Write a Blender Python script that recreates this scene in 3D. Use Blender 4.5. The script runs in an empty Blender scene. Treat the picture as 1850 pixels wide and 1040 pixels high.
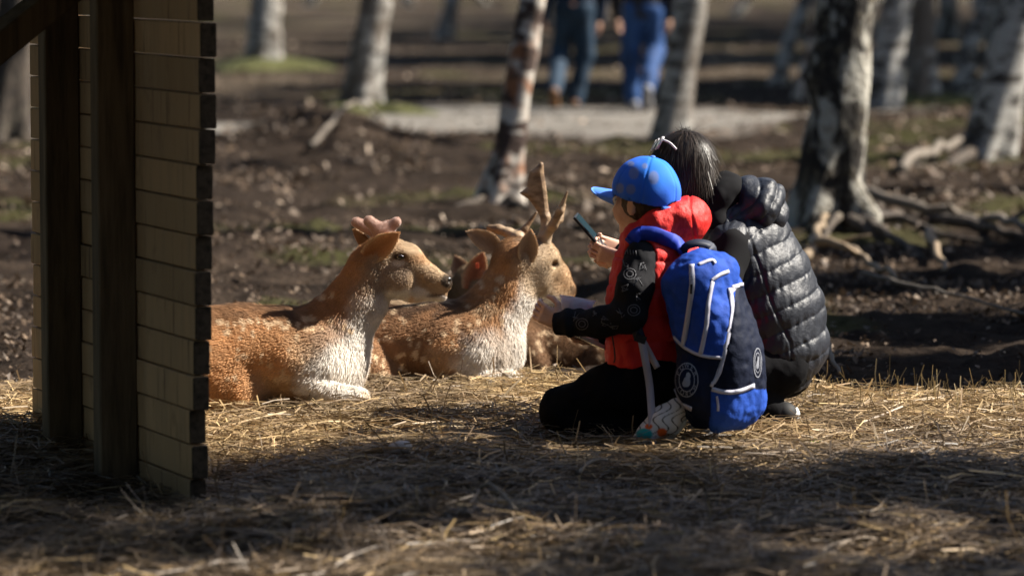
import bpy, bmesh, math, random
import numpy as np
from mathutils import Vector, Matrix, Euler
from mathutils.bvhtree import BVHTree

# ------------------------------------------------------------------ camera, sky, sun, exposure
scene = bpy.context.scene
COL = scene.collection
CAM_H, LENS, PITCH = 1.494, 135.0, math.radians(5.12)
FPX = 1850 * LENS / 36.0
cd = bpy.data.cameras.new('camera'); cam = bpy.data.objects.new('camera', cd); COL.objects.link(cam)
cam.location = (0, 0, CAM_H); cam.rotation_euler = (math.pi / 2 - PITCH, 0, 0)
cd.lens = LENS; cd.sensor_width = 36; cd.clip_start = 0.5; cd.clip_end = 3000
cd.dof.use_dof = True; cd.dof.focus_distance = 11.9; cd.dof.aperture_fstop = 2.6
scene.camera = cam
SUN_EL, SUN_BACK = math.radians(43), math.radians(9)      # sun to the right, a little behind the scene
SUN = Vector((math.cos(SUN_EL) * math.cos(SUN_BACK), math.cos(SUN_EL) * math.sin(SUN_BACK), math.sin(SUN_EL)))
world = bpy.data.worlds.new('World'); scene.world = world; world.use_nodes = True
wn = world.node_tree.nodes; sky = wn.new('ShaderNodeTexSky'); sky.sky_type = 'NISHITA'; sky.sun_disc = False
sky.sun_elevation = SUN_EL; sky.sun_rotation = math.pi / 2 - SUN_BACK
world.node_tree.links.new(sky.outputs[0], wn['Background'].inputs[0]); wn['Background'].inputs[1].default_value = 0.05
sd = bpy.data.lights.new('sun', 'SUN'); sd.energy = 5.0; sd.angle = math.radians(0.53); sd.color = (1, 0.93, 0.82)
sun = bpy.data.objects.new('sun', sd); COL.objects.link(sun); sun.rotation_euler = SUN.to_track_quat('Z', 'Y').to_euler()
sun.location = (20, 15, 30)
scene.view_settings.view_transform = 'Standard'; scene.view_settings.look = 'None'
scene.view_settings.exposure = 1.6; scene.view_settings.gamma = 1; scene.view_settings.use_curve_mapping = False

# ------------------------------------------------------------------ helpers
rng = np.random.default_rng(7); random.seed(7)
_c, _s = math.cos(PITCH), math.sin(PITCH)
def P(u, v, D):
    """the point at ground distance D that a ray through photo point (u, v) meets"""
    a, b = (u - 925) / FPX, -(v - 520) / FPX
    dy, dz = _c + b * _s, -_s + b * _c
    t = D / dy
    return np.array([a * t, D, CAM_H + dz * t])
def UV(p):
    p = np.asarray(p, float); x, y, z = p[..., 0], p[..., 1], p[..., 2] - CAM_H
    w = y * _c - z * _s; h = y * _s + z * _c
    return 925 + FPX * x / w, 520 - FPX * h / w
def gD(v): return FPX * CAM_H / (v + 101.0)
def nrm(v): v = np.asarray(v, float); return v / (np.linalg.norm(v) + 1e-12)
_T = np.random.default_rng(3).random((32, 32, 32)).astype(np.float32)
def vn(p, s=1.0, o=0):
    q = np.asarray(p, np.float32) * s + 17.3 + o * 5.7; i = np.floor(q).astype(int); f = q - i; f = f * f * (3 - 2 * f)
    r = 0
    for dx in (0, 1):
        wx = f[..., 0] if dx else 1 - f[..., 0]
        for dy in (0, 1):
            wy = f[..., 1] if dy else 1 - f[..., 1]
            for dz in (0, 1):
                wz = f[..., 2] if dz else 1 - f[..., 2]
                r = r + wx * wy * wz * _T[(i[..., 0] + dx) & 31, (i[..., 1] + dy) & 31, (i[..., 2] + dz) & 31]
    return r
def sm(a, b, x): t = np.clip((x - a) / (b - a), 0, 1); return t * t * (3 - 2 * t)

ORG = {}
def tag(o, label=None, cat=None, group=None, kind=None):
    if label: o['label'] = label
    if cat: o['category'] = cat
    if group: o['group'] = group
    if kind: o['kind'] = kind
    return o
def thing(name, label, cat, loc, group=None):
    o = bpy.data.objects.new(name, None); COL.objects.link(o); o.location = loc; o.empty_display_size = 0.1
    ORG[o] = np.array(loc, float); return tag(o, label, cat, group)
def mkmesh(name, V, Fs, cols=None, smooth=True):
    """Fs: list of int arrays (n,3) / (n,4)"""
    me = bpy.data.meshes.new(name); V = np.asarray(V, np.float32)
    if not isinstance(Fs, (list, tuple)): Fs = [Fs]
    Fs = [np.asarray(f, np.int32) for f in Fs if len(f)]
    me.vertices.add(len(V)); me.vertices.foreach_set('co', V.ravel())
    tot = np.concatenate([np.full(len(f), f.shape[1], np.int32) for f in Fs]); li = np.concatenate([f.ravel() for f in Fs])
    me.loops.add(len(li)); me.loops.foreach_set('vertex_index', li)
    me.polygons.add(len(tot)); st = np.concatenate([[0], np.cumsum(tot)[:-1]]).astype(np.int32)
    me.polygons.foreach_set('loop_start', st)
    me.polygons.foreach_set('use_smooth', np.full(len(tot), smooth, bool))
    if cols is not None:
        a = me.color_attributes.new('Col', 'FLOAT_COLOR', 'POINT')
        c = np.ones((len(V), 4), np.float32); c[:, :3] = cols; a.data.foreach_set('color', c.ravel())
    me.update(calc_edges=True); return me
def obj(name, V, Fs, mat, parent=None, cols=None, smooth=True, loc=None):
    V = np.asarray(V, float)
    org = ORG[parent] if parent is not None else (np.zeros(3) if loc is None else np.asarray(loc, float))
    me = mkmesh(name, V - org, Fs, cols, smooth); me.materials.append(mat)
    o = bpy.data.objects.new(name, me); COL.objects.link(o)
    if parent is not None: o.parent = parent
    else: o.location = org
    ORG[o] = org; return o
class MB:
    def __init__(s): s.V = []; s.Q = []; s.T = []; s.n = 0; s.C = []
    def add(s, V, Q=(), T=(), c=None):
        V = np.asarray(V, float)
        if len(Q): s.Q.append(np.asarray(Q) + s.n)
        if len(T): s.T.append(np.asarray(T) + s.n)
        s.V.append(V); s.n += len(V)
        s.C.append(np.tile(np.array(c if c is not None else (1, 1, 1), float), (len(V), 1)) if c is None or np.ndim(c) == 1 else np.asarray(c))
        return s
    def tube(s, pts, rad, seg=8, c=None, cap=True):
        s.add(*tube(pts, rad, seg, cap), c=c); return s
    def box(s, ctr, ax, half, c=None):
        s.add(*boxgeo(ctr, ax, half), c=c); return s
    def out(s, name, mat, parent=None, smooth=True, loc=None, col=False):
        V = np.concatenate(s.V); F = []
        if s.Q: F.append(np.concatenate(s.Q))
        if s.T: F.append(np.concatenate(s.T))
        return obj(name, V, F, mat, parent, np.concatenate(s.C) if col else None, smooth, loc)
def frame(d):
    d = nrm(d); a = np.array([0, 0, 1.]) if abs(d[2]) < .9 else np.array([1., 0, 0])
    x = nrm(np.cross(d, a)); return d, x, np.cross(d, x)
def tube(pts, rad, seg=8, cap=True):
    pts = np.asarray(pts, float); n = len(pts); rad = np.broadcast_to(np.asarray(rad, float), (n,))
    t = np.gradient(pts, axis=0); _, x, y = frame(t[0]); ang = np.linspace(0, 2 * math.pi, seg, endpoint=False); V = []
    for i in range(n):
        d = nrm(t[i]); x = nrm(x - d * x.dot(d)); y = np.cross(d, x)
        V.append(pts[i] + rad[i] * (np.cos(ang)[:, None] * x + np.sin(ang)[:, None] * y))
    V = np.concatenate(V); Q = []
    for i in range(n - 1):
        for j in range(seg):
            k = (j + 1) % seg; Q.append((i * seg + j, i * seg + k, (i + 1) * seg + k, (i + 1) * seg + j))
    T = []
    if cap:
        V = np.vstack([V, pts[0], pts[-1]]); m = n * seg
        for j in range(seg):
            k = (j + 1) % seg; T += [(m, k, j), (m + 1, (n - 1) * seg + j, (n - 1) * seg + k)]
    return V, Q, T
def spline(pts, n=24):
    pts = np.asarray(pts, float); m = len(pts); q = np.vstack([2 * pts[0] - pts[1], pts, 2 * pts[-1] - pts[-2]]); out = []
    for t in np.linspace(0, m - 1 - 1e-9, n):
        i = int(t); f = t - i; a, b, c, d = q[i:i + 4]
        out.append(.5 * (2 * b + (c - a) * f + (2 * a - 5 * b + 4 * c - d) * f * f + (3 * b - a - 3 * c + d) * f ** 3))
    return np.array(out)
def boxgeo(c, ax, h, bev=.12):
    """bevelled box: 24 verts"""
    c = np.asarray(c, float); X, Y, Z = [nrm(a) for a in ax]; h = np.asarray(h, float); b = min(h) * bev
    bm = bmesh.new(); bmesh.ops.create_cube(bm, size=2)
    for v in bm.verts: v.co = Vector((v.co.x * h[0], v.co.y * h[1], v.co.z * h[2]))
    if b > 0: bmesh.ops.bevel(bm, geom=bm.edges[:], offset=b, segments=1, affect='EDGES')
    bm.verts.ensure_lookup_table()
    V = np.array([v.co[:] for v in bm.verts]); V = c + V[:, :1] * X + V[:, 1:2] * Y + V[:, 2:] * Z
    Q = [[v.index for v in f.verts] for f in bm.faces if len(f.verts) == 4]; T = [[v.index for v in f.verts] for f in bm.faces if len(f.verts) == 3]
    bm.free(); return V, Q, T

# ---- implicit surfaces: blended limbs and lumps on a grid, turned into ONE continuous mesh
class SDF:
    def __init__(s, lo, hi, h=.004):
        s.lo = np.asarray(lo, float); s.h = h; s.n = np.ceil((np.asarray(hi, float) - s.lo) / h).astype(int) + 1
        s.f = np.full(s.n, .5, np.float32); s.ax = [(s.lo[i] + h * np.arange(s.n[i])).astype(np.float32) for i in range(3)]
    def _sub(s, lo, hi):
        a = np.maximum(np.floor((lo - s.lo) / s.h).astype(int), 0); b = np.minimum(np.ceil((hi - s.lo) / s.h).astype(int) + 1, s.n)
        if (b <= a).any(): return None, None
        sl = tuple(slice(a[i], b[i]) for i in range(3))
        return sl, np.meshgrid(s.ax[0][sl[0]], s.ax[1][sl[1]], s.ax[2][sl[2]], indexing='ij', sparse=True)
    def _mix(s, sl, d, k, neg=False):
        a = s.f[sl]
        if neg:
            d = -d; h = np.maximum(k - np.abs(a - d), 0) / k; s.f[sl] = np.maximum(a, d) + h * h * k * .25
        else:
            h = np.maximum(k - np.abs(a - d), 0) / k; s.f[sl] = np.minimum(a, d) - h * h * k * .25
    def cone(s, a, b, ra, rb, k=.02, sq=None, neg=False):
        a = np.asarray(a, float); b = np.asarray(b, float); m = max(ra, rb) * 1.3 + k + .02
        if sq is not None: m *= max(1, sq[1])
        sl, g = s._sub(np.minimum(a, b) - m, np.maximum(a, b) + m)
        if sl is None: return s
        px, py, pz = [g[i] - np.float32(a[i]) for i in range(3)]; ba = b - a
        if sq is not None:
            n = nrm(sq[0]); q = 1 / sq[1] - 1
            e = px * n[0] + py * n[1] + pz * n[2]; px = px + e * (q * n[0]); py = py + e * (q * n[1]); pz = pz + e * (q * n[2])
            ba = ba + n * (ba.dot(n) * q)
        L = ba.dot(ba) + 1e-12; t = np.clip((px * ba[0] + py * ba[1] + pz * ba[2]) / L, 0, 1)
        d = np.sqrt((px - t * ba[0]) ** 2 + (py - t * ba[1]) ** 2 + (pz - t * ba[2]) ** 2) - (ra + (rb - ra) * t)
        s._mix(sl, d.astype(np.float32), k, neg); return s
    def chain(s, pts, k=.02, sq=None):
        for (a, ra), (b, rb) in zip(pts[:-1], pts[1:]): s.cone(a, b, ra, rb, k, sq)
        return s
    def ell(s, c, r, B=None, k=.02, neg=False):
        c = np.asarray(c, float); r = np.asarray(r, float); m = r.max() * 1.15 + k + .02
        sl, g = s._sub(c - m, c + m)
        if sl is None: return s
        B = np.eye(3) if B is None else np.array([nrm(x) for x in B]); p = [g[i] - np.float32(c[i]) for i in range(3)]
        q = [(p[0] * B[i][0] + p[1] * B[i][1] + p[2] * B[i][2]) / r[i] for i in range(3)]
        k0 = np.sqrt(q[0] ** 2 + q[1] ** 2 + q[2] ** 2); k1 = np.sqrt((q[0] / r[0]) ** 2 + (q[1] / r[1]) ** 2 + (q[2] / r[2]) ** 2) + 1e-9
        s._mix(sl, (k0 * (k0 - 1) / k1).astype(np.float32), k, neg); return s
    def rbox(s, c, half, B, rad, k=.01):
        c = np.asarray(c, float); m = np.linalg.norm(half) + k + .03; sl, g = s._sub(c - m, c + m)
        B = np.array([nrm(x) for x in B]); p = [g[i] - np.float32(c[i]) for i in range(3)]
        q = [np.abs(p[0] * B[i][0] + p[1] * B[i][1] + p[2] * B[i][2]) - (half[i] - rad) for i in range(3)]
        d = np.sqrt(sum(np.maximum(x, 0) ** 2 for x in q)) + np.minimum(np.maximum(np.maximum(q[0], q[1]), q[2]), 0) - rad
        s._mix(sl, d.astype(np.float32), k); return s
    def plate(s, outline, mid, half, k=.01, edge=.004):
        """a flat blade: photo outline carried to distance mid, with real thickness and rounded rim"""
        g = np.meshgrid(*s.ax, indexing='ij'); u, v = UV(np.stack(g, -1)); o = np.asarray(outline, float); d = np.full(u.shape, 1e9); ins = np.zeros(u.shape, bool)
        for i in range(len(o)):
            a, b = o[i - 1], o[i]; e = b - a; t = np.clip(((u - a[0]) * e[0] + (v - a[1]) * e[1]) / e.dot(e), 0, 1); d = np.minimum(d, np.hypot(u - a[0] - t * e[0], v - a[1] - t * e[1]))
            c = (a[1] > v) != (b[1] > v); ins ^= c & (u < (b[0] - a[0]) * (v - a[1]) / (b[1] - a[1] + 1e-9) + a[0])
        d2 = np.where(ins, -d, d) * mid / FPX; w = np.abs(g[1] - mid) - half * np.clip(.35 + -d2 / .02, .35, 1)
        f = np.sqrt(np.maximum(d2 + edge, 0) ** 2 + np.maximum(w + edge, 0) ** 2) + np.minimum(np.maximum(d2 + edge, w + edge), 0) - edge
        s._mix(tuple(slice(0, x) for x in s.n), f.astype(np.float32), k); return s
    def cut(s, p, n, k=.006):
        n = nrm(n); g = np.meshgrid(*s.ax, indexing='ij', sparse=True)
        d = (g[0] - p[0]) * n[0] + (g[1] - p[1]) * n[1] + (g[2] - p[2]) * n[2]
        s._mix(tuple(slice(0, x) for x in s.n), -d.astype(np.float32), k, True); return s
    def mesh(s, smooth=2):
        f = s.f; f[0] = f[-1] = .5; f[:, 0] = f[:, -1] = .5; f[:, :, 0] = f[:, :, -1] = .5
        S = f < 0; cnt = np.zeros(np.array(f.shape) - 1, np.int8); cr = [(i, j, k) for i in (0, 1) for j in (0, 1) for k in (0, 1)]
        N = cnt.shape
        for i, j, k in cr: cnt += S[i:i + N[0], j:j + N[1], k:k + N[2]]
        A = np.argwhere((cnt > 0) & (cnt < 8)); idx = np.full(N, -1, np.int32); idx[tuple(A.T)] = np.arange(len(A))
        val = {c: f[A[:, 0] + c[0], A[:, 1] + c[1], A[:, 2] + c[2]] for c in cr}
        acc = np.zeros((len(A), 3)); w = np.zeros(len(A))
        for c in cr:
            for ax in range(3):
                if c[ax]: continue
                e = list(c); e[ax] = 1; e = tuple(e); a, b = val[c], val[e]; m = (a < 0) != (b < 0)
                t = np.where(m, a / np.where(m, a - b, 1), 0); pos = np.array(c, float)[None].repeat(len(A), 0); pos[:, ax] = t
                acc += pos * m[:, None]; w += m
        V = s.lo + s.h * (A + acc / w[:, None]); Q = []
        for ax in range(3):
            sl0 = [slice(None)] * 3; sl1 = [slice(None)] * 3; sl0[ax] = slice(0, -1); sl1[ax] = slice(1, None)
            a, b = S[tuple(sl0)], S[tuple(sl1)]; E = np.argwhere(a != b); o = a[tuple(E.T)]
            u, v = (ax + 1) % 3, (ax + 2) % 3; qs = []
            for du, dv in ((0, 0), (1, 0), (1, 1), (0, 1)):
                q = E.copy(); q[:, u] -= du; q[:, v] -= dv; qs.append(idx[tuple(q.T)])
            q = np.stack(qs, 1); q[~o] = q[~o][:, ::-1]; Q.append(q)
        Q = np.concatenate(Q); Q = Q[(Q >= 0).all(1)]
        for _ in range(smooth):
            acc = np.zeros_like(V); w = np.zeros(len(V))
            for i in range(4):
                j = (i + 1) % 4; np.add.at(acc, Q[:, i], V[Q[:, j]]); np.add.at(acc, Q[:, j], V[Q[:, i]]); np.add.at(w, Q[:, i], 1); np.add.at(w, Q[:, j], 1)
            V = .5 * V + .5 * acc / np.maximum(w, 1)[:, None]
        return V, Q
def vnormals(V, Q):
    n = np.cross(V[Q[:, 2]] - V[Q[:, 0]], V[Q[:, 3]] - V[Q[:, 1]]); o = np.zeros_like(V)
    for i in range(4): np.add.at(o, Q[:, i], n)
    return o / (np.linalg.norm(o, axis=1, keepdims=True) + 1e-12)
def sbox(pts, m=.06):
    p = np.array([q[0] if isinstance(q, tuple) else q for q in pts]); r = max([q[1] for q in pts if isinstance(q, tuple)] + [0])
    return p.min(0) - r - m, p.max(0) + r + m
class Drape:
    """drop a line traced in the photo onto a built surface, so trim follows the real shape"""
    def __init__(s, V, Q): s.t = BVHTree.FromPolygons([tuple(v) for v in V], [tuple(int(i) for i in q) for q in Q])
    def __call__(s, uv, n=None, lift=0.0):
        pts = []; nn = []
        uv = np.asarray(uv, float)
        if n: uv = spline(np.c_[uv, np.zeros(len(uv))], n)[:, :2]
        o = Vector((0, 0, CAM_H))
        for u, v in uv:
            d = Vector(P(u, v, 10.)) - o; d.normalize(); h = s.t.ray_cast(o, d)
            if h[0] is None: h = s.t.find_nearest(o + d * (s.ref if hasattr(s, 'ref') else 11.3))
            pts.append(np.array(h[0])); nn.append(np.array(h[1]))
        pts = np.array(pts); nn = np.array(nn)
        return pts + lift * nn, nn
def band(pts, nn, w, th=.002):
    """a flat strip of webbing lying on a surface"""
    t = np.gradient(pts, axis=0); V = []
    for i in range(len(pts)):
        sd_ = nrm(np.cross(nn[i], t[i])) * w * .5; V += [pts[i] - sd_, pts[i] + sd_, pts[i] + sd_ + nn[i] * th, pts[i] - sd_ + nn[i] * th]
    n = len(pts); Q = [(i * 4 + j, i * 4 + (j + 1) % 4, i * 4 + 4 + (j + 1) % 4, i * 4 + 4 + j) for i in range(n - 1) for j in range(4)]
    Q += [(3, 2, 1, 0), (n * 4 - 4, n * 4 - 3, n * 4 - 2, n * 4 - 1)]
    return np.array(V), Q

# ------------------------------------------------------------------ materials
def mat(name, col=(.5, .5, .5), rough=.7, vcol=False, noise=None, bump=None, spec=.3, transl=0, metal=0, coat=0, sheen=0, alpha=None):
    """noise: list of (scale3, detail, colour, lo, hi) layers mixed over the base; bump: (scale3, strength, distance)"""
    m = bpy.data.materials.new(name); m.use_nodes = True; nt = m.node_tree; n = nt.nodes; l = nt.links; b = n['Principled BSDF']
    b.inputs['Roughness'].default_value = rough; b.inputs['Specular IOR Level'].default_value = spec; b.inputs['Metallic'].default_value = metal
    if coat: b.inputs['Coat Weight'].default_value = coat
    if sheen: b.inputs['Sheen Weight'].default_value = sheen; b.inputs['Sheen Roughness'].default_value = .4
    tc = n.new('ShaderNodeTexCoord')
    if vcol:
        a = n.new('ShaderNodeVertexColor'); a.layer_name = 'Col'; cur = a.outputs[0]
    else:
        a = n.new('ShaderNodeRGB'); a.outputs[0].default_value = (*col, 1); cur = a.outputs[0]
    def tex(sc, det, ro=.6):
        mp = n.new('ShaderNodeMapping'); mp.inputs['Scale'].default_value = sc; l.new(tc.outputs['Object'], mp.inputs[0])
        oi = n.new('ShaderNodeObjectInfo'); cx = n.new('ShaderNodeCombineXYZ'); mul = n.new('ShaderNodeMath'); mul.operation = 'MULTIPLY'; mul.inputs[1].default_value = 40
        l.new(oi.outputs['Random'], mul.inputs[0])
        for i in range(3): l.new(mul.outputs[0], cx.inputs[i])
        l.new(cx.outputs[0], mp.inputs['Location'])
        t = n.new('ShaderNodeTexNoise'); t.inputs['Detail'].default_value = det; t.inputs['Roughness'].default_value = ro; t.inputs['Scale'].default_value = 1
        l.new(mp.outputs[0], t.inputs[0]); return t.outputs[0]
    for sc, det, c2, lo, hi in (noise or []):
        r = n.new('ShaderNodeMapRange'); r.inputs['From Min'].default_value = lo; r.inputs['From Max'].default_value = hi; l.new(tex(sc, det), r.inputs[0])
        mx = n.new('ShaderNodeMix'); mx.data_type = 'RGBA'
        if c2 is None:
            mx.blend_type = 'MULTIPLY'; mx.inputs[7].default_value = (.35, .35, .35, 1)
        else: mx.inputs[7].default_value = (*c2, 1)
        l.new(r.outputs[0], mx.inputs[0]); l.new(cur, mx.inputs[6]); cur = mx.outputs[2]
    l.new(cur, b.inputs['Base Color'])
    if bump:
        bp = n.new('ShaderNodeBump'); bp.inputs['Strength'].default_value = bump[1]; bp.inputs['Distance'].default_value = bump[2]
        l.new(tex(bump[0], 5), bp.inputs['Height']); l.new(bp.outputs[0], b.inputs['Normal'])
    if transl:
        tr = n.new('ShaderNodeBsdfTranslucent'); l.new(cur, tr.inputs[0]); ms = n.new('ShaderNodeMixShader'); ms.inputs[0].default_value = transl
        l.new(b.outputs[0], ms.inputs[1]); l.new(tr.outputs[0], ms.inputs[2]); l.new(ms.outputs[0], n['Material Output'].inputs[0])
    if alpha is not None: b.inputs['Alpha'].default_value = alpha
    return m

# ------------------------------------------------------------------ the ground
def strawmask(x, y):
    e = 12.75 + .35 * np.exp(-((x + .5) / .7) ** 2) - .22 * sm(.5, 1.5, x) + .5 * (vn(np.stack([x, y, 0 * x], -1), 2.2) - .5)
    return 1 - sm(-.15, .2, y - e)
def ground_z(x, y):
    x = np.asarray(x, float); y = np.asarray(y, float); p = np.stack([x, y, 0 * x], -1)
    z = .05 * (vn(p, 1.3) - .5) + (.03 + .06 * sm(11.2, 10.2, y)) * (vn(p, 4.1, 1) - .5)
    near = np.exp(-((x - .1) / 1.0) ** 2 - ((y - 12.1) / 1.1) ** 2)
    z *= 1 - .75 * near
    z += .012 * strawmask(x, y)
    z -= .115 * np.exp(-((x + 1.02) / .42) ** 2 - ((y - 10.5) / .6) ** 2)
    mud = sm(12.9, 13.6, y) * (1 - sm(28, 33, y))
    z += mud * (.07 * (vn(p, 5.5, 2) - .5) + .05 * (vn(p, 13, 3) - .5))
    z += .16 * np.exp(-((x - 3.9) / 1.0) ** 2 - ((y - 29.5) / 1.3) ** 2)
    z += .26 * np.exp(-((x + 1.42) / .52) ** 2 - ((y - 28.4) / 1.1) ** 2)
    far = sm(18, 40, y)
    z += far * .12 * (vn(p, .16, 4) - .5)
    return z
def pathmask(x, y):
    c = 32.4 - 1.9 * sm(-.6, -1.9, x) + 1.3 * np.maximum(x - 2., 0) ** 1.2
    w = 3.4 - 2.1 * sm(-.6, -1.7, x) - 3.2 * sm(1.5, 2.6, x) + .5 * (vn(np.stack([x, y, 0 * x], -1), .7, 5) - .5)
    return (1 - sm(w * .8, w, np.abs(y - c)))
def gz(x, y): return float(ground_z(np.array([x]), np.array([y]))[0])
xs = np.arange(-2.6, 2.6, .035); step = .04
while xs[-1] < 500: step *= 1.06; xs = np.append(xs, xs[-1] + step); xs = np.insert(xs, 0, xs[0] - step)
ys = np.arange(8, 13.5, .035); step = .035
while ys[-1] < 900: step = max(step * 1.004, .0035 * ys[-1]) if ys[-1] < 60 else step * 1.08; ys = np.append(ys, ys[-1] + step)
step = .04
while ys[0] > -60: step *= 1.12; ys = np.insert(ys, 0, ys[0] - step)
GX, GY = np.meshgrid(xs, ys); GZ = ground_z(GX, GY); nx, ny = len(xs), len(ys)
ii = (np.arange(ny - 1)[:, None] * nx + np.arange(nx - 1)[None]).ravel()
gq = np.stack([ii, ii + 1, ii + nx + 1, ii + nx], 1)
pp = np.stack([GX, GY, 0 * GX], -1)
gc = np.zeros((ny, nx, 3)) + np.array([.023, .0165, .0125])
gc *= (.55 + .9 * vn(pp, 1.9, 6))[..., None]
gc = gc + (sm(.55, .8, vn(pp, 6, 7)) * .35)[..., None] * (np.array([.065, .047, .034]) - gc)
gm = sm(.62, .8, vn(pp, 1.1, 8)) * sm(13, 14, GY)
gc = gc + (gm * .45)[..., None] * (np.array([.06, .062, .02]) - gc)
fl = sm(36, 42, GY); gc = gc + (fl * sm(.4, .7, vn(pp, .5, 9)))[..., None] * .7 * (np.array([.09, .07, .05]) - gc)
stw = strawmask(GX, GY); gc = gc + stw[..., None] * (np.array([.060, .043, .026]) * (.5 + .8 * vn(pp, 3, 10))[..., None] - gc)
ground_mat = mat('soil', vcol=True, rough=1, noise=[((26, 26, 26), 6, None, .45, .75)], bump=((34, 34, 34), .8, .03), spec=.04)
tag(obj('ground', np.stack([GX, GY, GZ], -1).reshape(-1, 3), gq, ground_mat, cols=gc.reshape(-1, 3)), kind='structure',
    label='dark trodden woodland soil')
# gravel path
px_ = np.linspace(-11, 4, 150); py_ = np.linspace(-1, 1, 26); pc = []
PV = np.zeros((len(py_), len(px_), 3))
for i, t in enumerate(py_):
    c = 32.4 - 1.9 * sm(-.6, -1.9, px_) + 1.3 * np.maximum(px_ - 2., 0) ** 1.2
    w = 3.5 - 2.1 * sm(-.6, -1.7, px_) - 3.35 * sm(1.5, 2.6, px_) + .9 * (vn(np.stack([px_, 0 * px_ + np.sign(t) * 9, 0 * px_], -1), .9, 5) - .5)
    PV[i, :, 0] = px_; PV[i, :, 1] = c + t * w
PV[..., 2] = ground_z(PV[..., 0], PV[..., 1]) + .02
pe = np.abs(py_)[:, None] + .9 * (vn(PV * np.array([1, 1, 0]), 1.6, 2) - .5) + .5 * (vn(PV * np.array([1, 1, 0]), 5, 3) - .5); pe = sm(.45, 1.0, pe)[..., None]
pcol = (np.array([.15, .138, .122]) * (1 - pe) + np.array([.045, .033, .025]) * pe).reshape(-1, 3)
n2 = len(px_); ii = (np.arange(len(py_) - 1)[:, None] * n2 + np.arange(n2 - 1)[None]).ravel()
gravel = mat('gravel', vcol=True, rough=.95, spec=.1, noise=[ ((40, 40, 40), 3, (.12, .11, .10), .5, .8)], bump=((60, 60, 60), .6, .02))
tag(obj('path', PV.reshape(-1, 3), np.stack([ii, ii + 1, ii + n2 + 1, ii + n2], 1), gravel, cols=pcol), kind='structure', label='pale gravel path through the wood')

# ---- strips scattered by the thousand: straw, litter
def ribbons(base, d, length, width, bend, cols, up=(0, 0, 1)):
    n = len(base); s = np.cross(d, np.array(up)); s /= np.linalg.norm(s, axis=1, keepdims=True) + 1e-9
    tw = rng.normal(0, .5, (n, 1)); nn = np.cross(s, d); s = s * np.cos(tw) + nn * np.sin(tw)
    V = np.zeros((n, 6, 3)); w = (width * .5)[:, None]
    for k, t in enumerate((0, .5, 1.)):
        c = base + d * (length * t)[:, None] + bend * (t * (1 - t) * 4)
        V[:, 2 * k] = c - s * w; V[:, 2 * k + 1] = c + s * w
    i = np.arange(n)[:, None] * 6; Q = np.concatenate([i + np.array([0, 1, 3, 2]), i + np.array([2, 3, 5, 4])])
    return V.reshape(-1, 3), Q, np.repeat(cols, 6, 0)
def scatter_straw(n, x0, x1, y0, y1, lift, Lr, standing=.0, grey=None):
    x = rng.uniform(x0, x1, n); y = rng.uniform(y0, y1, n)
    keep = rng.random(n) < strawmask(x, y) * (.35 + .9 * vn(np.stack([x, y, 0 * x], -1), 2.7, 11)); x, y = x[keep], y[keep]; n = len(x)
    L = rng.uniform(*Lr, n) * rng.uniform(.5, 1, n); a = rng.uniform(0, 2 * np.pi, n); el = rng.normal(0, .13, n)
    st = rng.random(n) < standing; el = np.where(st, rng.uniform(.3, 1.3, n), el); L = np.where(st, L * .6, L)
    d = np.stack([np.cos(a) * np.cos(el), np.sin(a) * np.cos(el), np.sin(el)], 1)
    z = ground_z(x, y) + rng.random(n) ** 1.5 * lift; b = np.stack([x, y, z], 1) - d * (np.where(st, 0, L) * .5)[:, None]
    mx = b[:, :2] + d[:, :2] * L[:, None]; b[:, 2] += .5 * (ground_z(b[:, 0], b[:, 1]) - ground_z(x, y)) * ~st
    bend = rng.normal(0, 1, (n, 3)) * (L * .07)[:, None]; bend[:, 2] *= .5
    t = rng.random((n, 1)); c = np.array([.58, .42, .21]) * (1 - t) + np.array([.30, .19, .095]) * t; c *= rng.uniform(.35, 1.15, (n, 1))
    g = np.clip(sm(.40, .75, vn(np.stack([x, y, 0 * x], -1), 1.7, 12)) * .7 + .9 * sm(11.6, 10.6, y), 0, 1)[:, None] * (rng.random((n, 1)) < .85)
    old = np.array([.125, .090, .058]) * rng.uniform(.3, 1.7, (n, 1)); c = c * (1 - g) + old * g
    return ribbons(b, d, L, rng.uniform(.0018, .0056, n), bend, c)
straw_mat = mat('straw', vcol=True, rough=.5, spec=.35, transl=.2)
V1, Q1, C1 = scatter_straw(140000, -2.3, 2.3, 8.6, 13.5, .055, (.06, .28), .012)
tag(obj('straw_bedding', V1, Q1, straw_mat, cols=C1, smooth=False), label='loose straw and hay spread over the ground', cat='straw', kind='stuff')
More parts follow.
